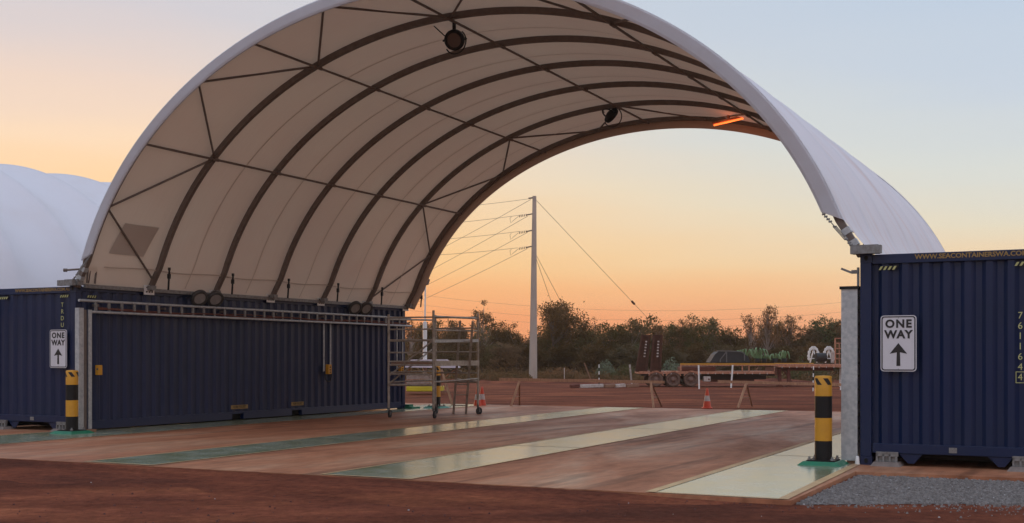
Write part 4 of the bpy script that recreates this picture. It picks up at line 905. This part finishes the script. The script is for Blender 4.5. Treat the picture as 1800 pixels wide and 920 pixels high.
m.build('lashing_hook', 'white_dirty', t)
# ramps
for bx0, bx1, tx0, tx1, yt in ((1119, 1137, 1130, 1143, 589), (1144, 1160, 1149, 1163, 589)):
    m = MB(); yb = 654
    dy = .25 if bx0 < 1140 else .0
    a, b, c_, d_ = tp(bx0, yb, dy), tp(bx1, yb, dy), tp(tx1, yt, dy), tp(tx0, yt, dy)
    nrm = Vector((0, 1, 0)) * .12
    for p, q in ((a, d_), (b, c_)): m.bar(p, q, .10, .12, up=(0, 1, 0))
    m.add([a + nrm*.2, b + nrm*.2, c_ + nrm*.2, d_ + nrm*.2, a + nrm, b + nrm, c_ + nrm, d_ + nrm], [(0,1,2,3),(7,6,5,4),(0,4,5,1),(2,6,7,3)])
    for k in range(11): f_ = (k + .5) / 11; m.bar(a.lerp(d_, f_), b.lerp(c_, f_), .05, .05, up=(0, 1, 0))
    r_ = m.build('ramp', 'rust_brown', t)
    m = MB()
    for k in range(6):
        f_ = .42 + k * .08; c0 = a.lerp(d_, f_).lerp(b.lerp(c_, f_), .62); m.box(c0 - Vector((.045, .09, .035)), c0 + Vector((.045, -.06, .035)))
    m.build('ramp_cleat', 'white_dirty', r_)
# wheels
def wheel(cx, cy, r, dy=.0):
    c0 = tp(cx, cy); rot = Matrix.Translation((c0.x, dy, c0.z)) @ Matrix.Rotation(R(90), 4, 'X')
    m = MB(); m.lathe([(r*.56, -.12), (r*.6, .0), (r*.78, .03), (r*.93, .02), (r, -.03), (r, -.22), (r*.93, -.26), (r*.6, -.26)], 28); o = m.build('wheel', 'tyre', t); o.data.transform(rot)
    m = MB(); m.lathe([(r*.57, -.02), (r*.5, -.06), (r*.3, -.05), (r*.28, .04), (r*.14, .07), (.001, .07)], 20)
    for k in range(8): a = k * math.pi / 4; m.tube((r*.4*math.cos(a), r*.4*math.sin(a), -.06), (r*.4*math.cos(a), r*.4*math.sin(a), -.02), .02, n=6)
    h_ = m.build('rim', 'hub', o); h_.data.transform(rot)
for cx in (1153, 1183.5, 1215): wheel(cx, 667.5, 13 * px)
for cx in (1153, 1183.5, 1215): wheel(cx, 667.5, 13 * px, 2.1)
for cx in (1153, 1183.5, 1215):
    m = MB(); c0 = tp(cx, 667.5); rr_ = 14.6 * px
    m.sheet([[(c0.x + rr_ * math.cos(a), y_, c0.z + rr_ * math.sin(a)) for a in np.linspace(R(28), R(152), 12)] for y_ in (-.05, .35)], 0, False, True)
    m.sheet([[(c0.x + (rr_ + o2) * math.cos(a), -.05, c0.z + (rr_ + o2) * math.sin(a)) for a in np.linspace(R(28), R(152), 12)] for o2 in (-.03, .035)], 0, False); m.build('mudguard', 'rust_edge', t)
m = MB(); tb(m, 1237, 662, 1249, 671, -.02, .4); m.build('tool_box', 'white_dirty', t, bevel=.02)
m = MB(); m.tube(tp(1246, 667, -.03), tp(1246, 667, -.01), .05, n=10); m.build('box_lock', 'rust', t)
m = MB(); tb(m, 1150, 662, 1236, 666, .6, 1.8); tb(m, 1250, 664, 1330, 672, .6, 1.6); m.build('axle_frame', 'rust', t)
for x in (1372, 1388):
    m = MB(); m.bar(tp(x, 649, .3), tp(x + 1, 679, .3), .16, .16); m.bar(tp(x - 4, 679, .3), tp(x + 6, 679, .3), .25, .06); m.build('landing_leg', 'rust', t)
m = MB(); m.bar(tp(1380, 652, .3), tp(1397, 676, .3), .07, .07); m.build('leg_brace', 'rust', t)
# headboard
m = MB()
for x in (1468.5, 1488, 1496): m.bar(tp(x, 640, .05), tp(x, 595, .05), .06, .06)
for y in (595, 603.5, 613, 622, 631): m.bar(tp(1468, y, .05), tp(1500, y, .05), .05, .05)
for x in (1476,): m.bar(tp(x, 640, .08), tp(x, 604, .08), .04, .04)
m.build('headboard', 'rust_edge', t)
m = MB(); tb(m, 1463, 618, 1467, 638, .1, .3); m.build('head_post', 'white_dirty', t)

# load on the trailer
zd = zz(638, Zt)
o2 = at(1279, Zt + 1.1, zd); t = thing('covered_crate', o2, 0, 'black tarp covered crate with sloping ends on the trailer deck', 'crate')
def cp(x, y, dy=0): v = at(x, Zt + 1.1) - o2; v.z = (639.5 - y) * (Zt + 1.1) / F; v.y += dy; return v
m = MB(); pts = [(1244, 639), (1253, 625), (1259, 620), (1298, 621), (1310, 628), (1315, 639)]
f0 = [cp(x, y, -.7) for x, y in pts]; f1 = [cp(x, y, .7) for x, y in pts]; n = len(pts)
m.add(f0 + f1, [tuple(range(n - 1, -1, -1))[::-1], tuple(range(2*n - 1, n - 1, -1))] + [(i, n + i, n + (i+1) % n, (i+1) % n) for i in range(n)]); m.build('tarp', 'tarp', t)
m = MB()
for (a_, b_) in (((1273, 639), (1273, 619)), ((1262, 634), (1273, 620)), ((1262, 634), (1262, 639)), ((1256, 619), (1275, 619)), ((1275, 619), (1298, 620.5)), ((1304, 623), (1304, 636)), ((1304, 623), (1298, 620.5))): m.bar(cp(*a_, -.73), cp(*b_, -.73), .05, .05)
m.build('frame', 'lamp_grey', t)
# roll and white arched hoops
m = MB(); c = at(1443, Zt + .8, zd + .34); m.tube((-.26, 0, -.06), (.26, .05, -.06), .23, n=20); m.tube((-.34, 0, 0), (-.32, 0, 0), .1, n=12, mi=1); tag(m.build('rubber_roll', ['tarp', 'black'], loc=c), 'black roll lying between the two white hoops on the trailer', 'roll')
for cx, which in ((1430, 'left'), (1457, 'right')):
    o3 = at(cx, Zt + 1.3, zd); t = thing('hose_hoop', o3, 0, 'white arched hoop frame, %s one of the pair on the trailer front' % which, 'hoop frame', 'white hoops on the trailer')
    k = (Zt + 1.3) / F; m = MB(); m.path([(math.cos(a) * 8.6 * k, 0, 10 * k + math.sin(a) * 17 * k if math.sin(a) > 0 else 10 * k + math.sin(a) * 10 * k) for a in np.linspace(R(-35), R(215), 22)], .055, 8); m.build('hoop', 'white', t)
    m = MB()
    for a in np.linspace(R(-20), R(200), 10): m.tube((math.cos(a) * 8.6 * k, -.06, 10 * k + math.sin(a) * (17 if math.sin(a) > 0 else 10) * k), (math.cos(a) * 8.6 * k, .06, 10 * k + math.sin(a) * (17 if math.sin(a) > 0 else 10) * k), .07, n=8)
    m.build('hoop_clip', 'white', t)
    m = MB(); m.bar((-.18, 0, 0), (0, 0, .68), .06, .06); m.bar((.18, 0, 0), (0, 0, .68), .06, .06); m.bar((-.12, 0, .22), (.12, 0, .22), .05, .05); m.bar((0, 0, .68), (0, 0, .78), .14, .1); m.build('stand', 'white', t)
# arching green fronds between crate and hoops
for i, (cx, top, wd) in enumerate(((1309, 614, 16), (1331, 612, 19), (1343, 624, 11), (1362, 622, 11), (1378, 617, 11))):
    Zf = Zt + 1.6 + .25 * (i % 3); o4 = at(cx, Zf, zd); k = Zf / F; t = thing('potted_palm', o4, 0, ['green arching palm just right of the tarped crate', 'tallest green arching palm on the trailer', 'low green arching palm right of the tallest one', 'low green arching palm fourth from the tarped crate', 'bright green ragged palm last in the row on the trailer'][i], 'palm', 'arching palms on the trailer')
    for j in range(7):
        an = -1 + 2 * j / 6; hgt = (638 - top) * k * (1 - .12 * abs(an)); rch = wd * k * an; yy = rnd.uniform(-.4, .4); pts = []
        for q in range(11):
            f_ = q / 10; pts.append(Vector((rch * (f_ ** .8), yy * f_, hgt * (1 - (1 - min(1, f_ * 1.55)) ** 2) if f_ < .645 else hgt * (1 - ((f_ - .645) / .355) ** 1.6 * .62 * abs(an) ** .4))))
        m = MB(); m.path(pts, .03, 5)
        for q in range(3, 11, 2):
            for sd in (-1, 1):
                p = pts[q]; d = (pts[q] - pts[q-1]).normalized()
                for e_ in (0,):
                    pp = pts[q-1].lerp(p, .5 + e_); tip = pp + d * .05 + Vector((0, sd * .08, -.07 - .04 * rnd.random())); m.add([pp, pp + d * .03, tip], [(0, 1, 2)])
        m.build('frond', 'frond', t)
    m = MB(); m.lathe([(.11, 0), (.15, .22), (.13, .22), (.001, .2)], 12); m.build('pot', 'black', t)

# ------------------------------------------------------------------ trees
tr = random.Random(11)
def crown_mesh(name, h, wd, clumps, leaves, leaf, seed, matn, base=.35, wispy=False):
    r_ = random.Random(seed); m = MB(); cl = []
    limbs = [(r_.random() * 6.283, r_.uniform(.2, 1.0), r_.uniform(.72, 1.0)) for _ in range(7 if not wispy else 5)]
    for i in range(clumps):
        a, rr, top = limbs[i % len(limbs)]; f_ = r_.random() ** .6
        z = h * (base + (top - base) * f_); d = wd / 2 * rr * (.35 + .65 * math.sin(math.pi * min(1, .25 + .6 * f_)))
        cr = h * r_.uniform(.035, .075) * (1.25 if not wispy else .85)
        cl.append((Vector((d * math.cos(a) + r_.gauss(0, wd * .09), d * math.sin(a) + r_.gauss(0, wd * .09), z - cr)), cr))
    for i in range(leaves):
        c, cr = cl[r_.randrange(len(cl))]
        v = Vector((r_.gauss(0, 1), r_.gauss(0, 1), r_.gauss(0, .62))) * cr * .8
        p = c + v; n1 = Vector((r_.gauss(0, 1), r_.gauss(0, 1), r_.gauss(-.6, 1))).normalized(); n2 = n1.orthogonal().normalized(); L1 = leaf * r_.uniform(.5, 1.5)
        m.add([p - n1 * L1 * .5, p + n2 * L1 * .24, p + n1 * L1 * .5, p - n2 * L1 * .24], [(0, 1, 2, 3)])
    zmax = sorted(v[2] for v in m.v)[-40]; m.v = [(v[0], v[1], v[2] * h / zmax) for v in m.v]; cl = [(Vector((c.x, c.y, c.z * h / zmax)), cr) for c, cr in cl]
    tk = MB(); hgt = h * (.9 if wispy else .7); pts = [Vector((0, 0, 0))]; x = y = 0
    for k in range(1, 6): x += r_.uniform(-.12, .12); y += r_.uniform(-.12, .12); pts.append(Vector((x, y, hgt * k / 5)))
    tk.path(pts, [h * .018 * (1 - .8 * k / 5) + .008 for k in range(6)], 7)
    for c, cr in cl[:: (1 if wispy else 2)]:
        k = max(1, min(4, int(c.z / hgt * 5 * .72))); s_ = pts[k]; mid = s_.lerp(c, .5) + Vector((0, 0, -.08 * h * .3)); tk.path([s_, mid, c], [h * .007, h * .005, .008], 5)
    return m, tk
variants = {}
def variant(key, **kw):
    m, tk = crown_mesh(key, **kw); variants[key] = (m, tk, kw)
def proto(key, leafmat, trunkmat):
    m, tk, kw = variants[key]; t = thing('tree', (0, 0, 0), 0, None, None)
    m.build('crown', leafmat, t); tk.build('trunk', trunkmat, t); return t, kw['h']
variant('dense_a', h=4, wd=3.4, clumps=90, leaves=8500, leaf=.15, seed=1, matn='', base=.06)
variant('dense_b', h=4, wd=3.0, clumps=80, leaves=7500, leaf=.15, seed=2, matn='', base=.08)
variant('upright', h=4.6, wd=2.2, clumps=48, leaves=4200, leaf=.14, seed=3, matn='', base=.15)
variant('open', h=5, wd=3.2, clumps=46, leaves=4600, leaf=.14, seed=4, matn='', base=.25)
variant('wispy', h=6, wd=2.6, clumps=34, leaves=2300, leaf=.13, seed=8, matn='', base=.35, wispy=True)
variant('wispy2', h=6, wd=3.4, clumps=40, leaves=2600, leaf=.13, seed=9, matn='', base=.32, wispy=True)
variant('broad', h=6, wd=5.0, clumps=110, leaves=9500, leaf=.15, seed=6, matn='', base=.12)
protos = {}
for k_, lm, tm in (('dense_a', 'leaf0', 'trunk'), ('dense_b', 'leaf1', 'trunk'), ('upright', 'leaf2', 'trunk'), ('open', 'leaf0', 'trunk_pale'), ('wispy', 'leaf1', 'trunk_pale'), ('wispy2', 'leaf3', 'trunk_pale'), ('broad', 'leaf0', 'trunk')):
    protos[k_] = proto(k_, lm, tm)
extra = {}
for k_ in ('dense_a', 'dense_b', 'open'): pass
used = set()
def tree(kind, pxc, top, Zd, label, wscale=1.0, group='trees in the belt behind the yard', leafm=None):
    p, h0 = protos[kind]; hgt = zz(top, Zd) + .05
    if kind not in used: used.add(kind); c = p
    else: c = copy_tree(p, table=TABLE)
    c.location = at(pxc, Zd, -.05); s_ = hgt / h0; c.scale = (s_ * wscale, s_ * wscale, s_); c.rotation_euler = (0, 0, tr.uniform(0, 6.28))
    if leafm:
        for ch in [x for x in (TABLE2.get(c.name) or [])]: pass
    tag(c, label, 'tree', group); return c
TABLE = {p.name: [x for x in bpy.data.objects if x.parent == p] for p, _ in protos.values()}; TABLE2 = {}
SP = [ # kind, px, top, Z, wscale, label
 ('broad', 975, 527, 92, 1.0, 'large broad dark tree right behind the power pole'),
 ('open', 1010, 537, 93, 1.25, 'open crowned tree joining the broad one on its right'),
 ('wispy', 850, 530, 95, .9, 'tall wispy thin tree above the right side of the scaffold'),
 ('open', 884, 566, 96, 1.0, 'open tree between the wispy tree and the power pole'),
 ('open', 908, 569, 94, .9, 'open tree just left of the power pole'),
 ('open', 778, 566, 96, 1.0, 'open tree seen through the upper bars of the scaffold'),
 ('dense_a', 800, 570, 92, 1.0, 'dense dark tree behind the scaffold tower'),
 ('upright', 748, 572, 97, 1.1, 'narrow tree beside the white lighting mast'),
 ('wispy', 1047, 558, 96, .8, 'thin see-through tree right of the broad tree'),
 ('upright', 1069, 567, 94, 1.3, 'round topped tree right of the thin see-through one'),
 ('open', 1096, 566, 95, .9, 'open tree left of the trailer ramps'),
 ('upright', 1137, 556, 95, 1.2, 'bushy tree rising behind the raised trailer ramps'),
 ('open', 1112, 569, 93, .8, 'low open tree next to the trailer ramps'),
 ('wispy', 1158, 574, 96, .9, 'thin tree just right of the ramps'),
 ('upright', 1176, 570, 95, 1.1, 'narrow tree above the first trailer wheels'),
 ('dense_b', 1208, 562, 94, .62, 'slim dark tree above the last trailer wheel'),
 ('upright', 1237, 555, 95, 1.1, 'tall narrow tree left of the tarped crate'),
 ('wispy', 1268, 580, 96, .9, 'thin low tree above the tarped crate'),
 ('open', 1290, 576, 95, .8, 'open low tree above the right of the crate'),
 ('wispy2', 1320, 553, 94, .85, 'wispy pale tree above the green palms'),
 ('wispy2', 1348, 538, 93, .85, 'tallest wispy tree with bare pale limbs'),
 ('wispy2', 1386, 555, 96, 1.0, 'bare looking wispy tree right of the tallest one'),
 ('wispy', 1366, 556, 96, .8, 'wispy tree crowded behind the tallest one'),
 ('dense_b', 1417, 574, 95, .9, 'brown leafed tree above the white hoops'),
 ('upright', 1452, 558, 95, 1.4, 'rounded brown tree above the trailer headboard'),
 ('dense_b', 1487, 562, 94, .9, 'brown tree at the right gate post'),
]
for kd, pxc, top, Zd, ws, lb in SP: tree(kd, pxc, top, Zd, lb, ws)
ZN = [(760, 'at the left edge behind the mast'), (860, 'behind the scaffold'), (960, 'beside the power pole'), (1110, 'between the pole and the ramps'), (1200, 'behind the trailer ramps and wheels'), (1320, 'behind the tarped crate'), (1420, 'behind the palms'), (9999, 'behind the headboard')]
LK = {'dense_a': 'wide dark scrubby tree', 'dense_b': 'brown leafed scrubby tree', 'upright': 'narrow scrubby tree', 'open': 'loose crowned scrubby tree'}
RW = ['front', 'middle', 'back']
for row, (Zd, y0, y1, n_) in enumerate(((89, 602, 618, 26), (98, 592, 608, 30), (108, 584, 600, 30))):
    for i in range(n_):
        pxc = 690 + (1540 - 690) * (i + tr.uniform(.1, .9)) / n_
        kd = tr.choice(['dense_a', 'dense_a', 'dense_b', 'upright'] if pxc < 1250 else ['dense_b', 'dense_b', 'dense_a', 'open'])
        tree(kd, pxc, tr.uniform(y0, y1), Zd + tr.uniform(-2, 2), '%s in the %s belt row, %s' % (LK[kd], RW[row], [n for x, n in ZN if pxc < x][0]), tr.uniform(1.0, 1.5), 'dense trees filling the belt')
for i in range(24):
    pxc = 700 + 800 * (i + tr.uniform(.1, .9)) / 24
    kd = tr.choice(['upright', 'open', 'upright', 'wispy2'])
    tree(kd, pxc, tr.uniform(563, 584), 94 + tr.uniform(-3, 5), '%s rising above the belt, %s' % ({'upright': 'narrow tree', 'open': 'loose crowned tree', 'wispy2': 'thin see-through tree'}[kd], [n for x, n in ZN if pxc < x][0]), tr.uniform(.8, 1.15), 'taller trees rising above the belt')
# undergrowth
ug = MB(); ur = random.Random(3)
for i in range(620):
    Zd = 74 + 13 * ur.random() ** .5; pxc = ur.uniform(690, 1540); c = at(pxc, Zd, 0); rr_ = ur.uniform(.15, .75) * (.35 + .65 * (Zd - 74) / 13)
    for j in range(55):
        p = c + Vector((ur.gauss(0, rr_ * .6), ur.gauss(0, rr_ * .5), abs(ur.gauss(0, rr_ * .55)) - .02)); n1 = Vector((ur.gauss(0, .6), ur.gauss(0, .6), ur.gauss(.5, 1))).normalized(); n2 = n1.orthogonal().normalized(); L1 = ur.uniform(.1, .28)
        ug.add([p - n1 * L1 * .5, p + n2 * L1 * .2, p + n1 * L1 * .5, p - n2 * L1 * .2], [(0, 1, 2, 3)], 0 if ur.random() < .55 else 1)
tag(ug.build('undergrowth', ['leaf3', 'leaf1']), 'low brownish scrub at the foot of the tree belt', 'undergrowth', kind='stuff')
def shrub(pxc, top, Zd, wd, label, mt):
    c = at(pxc, Zd, -.05); h_ = zz(top, Zd) + .05; m = MB(); r_ = random.Random(int(pxc))
    for i in range(2400):
        a = r_.random() * 6.28; d = wd / 2 * r_.random() ** .6; zt = h_ * (1 - (2 * d / wd) ** 2) * (.8 + .2 * math.sin(a * 3))
        p = Vector((d * math.cos(a), d * math.sin(a), zt * r_.random() ** .6)); n1 = Vector((r_.gauss(0, 1), r_.gauss(0, 1), r_.gauss(.4, 1))).normalized(); n2 = n1.orthogonal().normalized(); L1 = r_.uniform(.08, .2)
        m.add([p - n1 * L1 * .5, p + n2 * L1 * .2, p + n1 * L1 * .5, p - n2 * L1 * .2], [(0, 1, 2, 3)])
    t = thing('shrub', c, 0, label, 'shrub', 'shrubs before the trees'); m.build('foliage', mt, t); m = MB()
    for k in range(5): a = k * 1.3; m.path([(0, 0, 0), (.25 * wd * math.cos(a), .25 * wd * math.sin(a), h_ * .7)], .02, 5)
    m.build('stem', 'trunk', t)
mat('leaf_grey', (.12, .14, .065), .6, var=1, scale=1, var2=(.08, .10, .045))
shrub(1181, 627, 70, 2.0, 'grey green shrub just right of the trailer ramps', 'leaf_grey')
shrub(1065, 630, 84, 1.8, 'grey green shrub behind the banded stake', 'leaf_grey')
shrub(1100, 640, 82, 2.6, 'low green shrub behind the pale leaning stake', 'leaf2')
shrub(985, 643, 83, 4.0, 'low brown shrub right of the power pole foot', 'leaf3')
shrub(1422, 618, 80, 3.0, 'green shrub behind the white hoops', 'leaf2')

# ------------------------------------------------------------------ warm dusty air
hz = MB(); hz.box((-260, -30, -1.05), (260, 330, 16)); ho = hz.build('haze', 'white'); ho['kind'] = 'stuff'
hm = bpy.data.materials.new('dusty_air'); hm.use_nodes = True; ht_ = hm.node_tree; ht_.nodes.clear()
pv = ht_.nodes.new('ShaderNodeVolumePrincipled'); om = ht_.nodes.new('ShaderNodeOutputMaterial'); ht_.links.new(pv.outputs[0], om.inputs['Volume'])
pv.inputs['Density'].default_value = .0005; pv.inputs['Color'].default_value = (1, .84, .70, 1); pv.inputs['Anisotropy'].default_value = .55
ho.data.materials.clear(); ho.data.materials.append(hm)
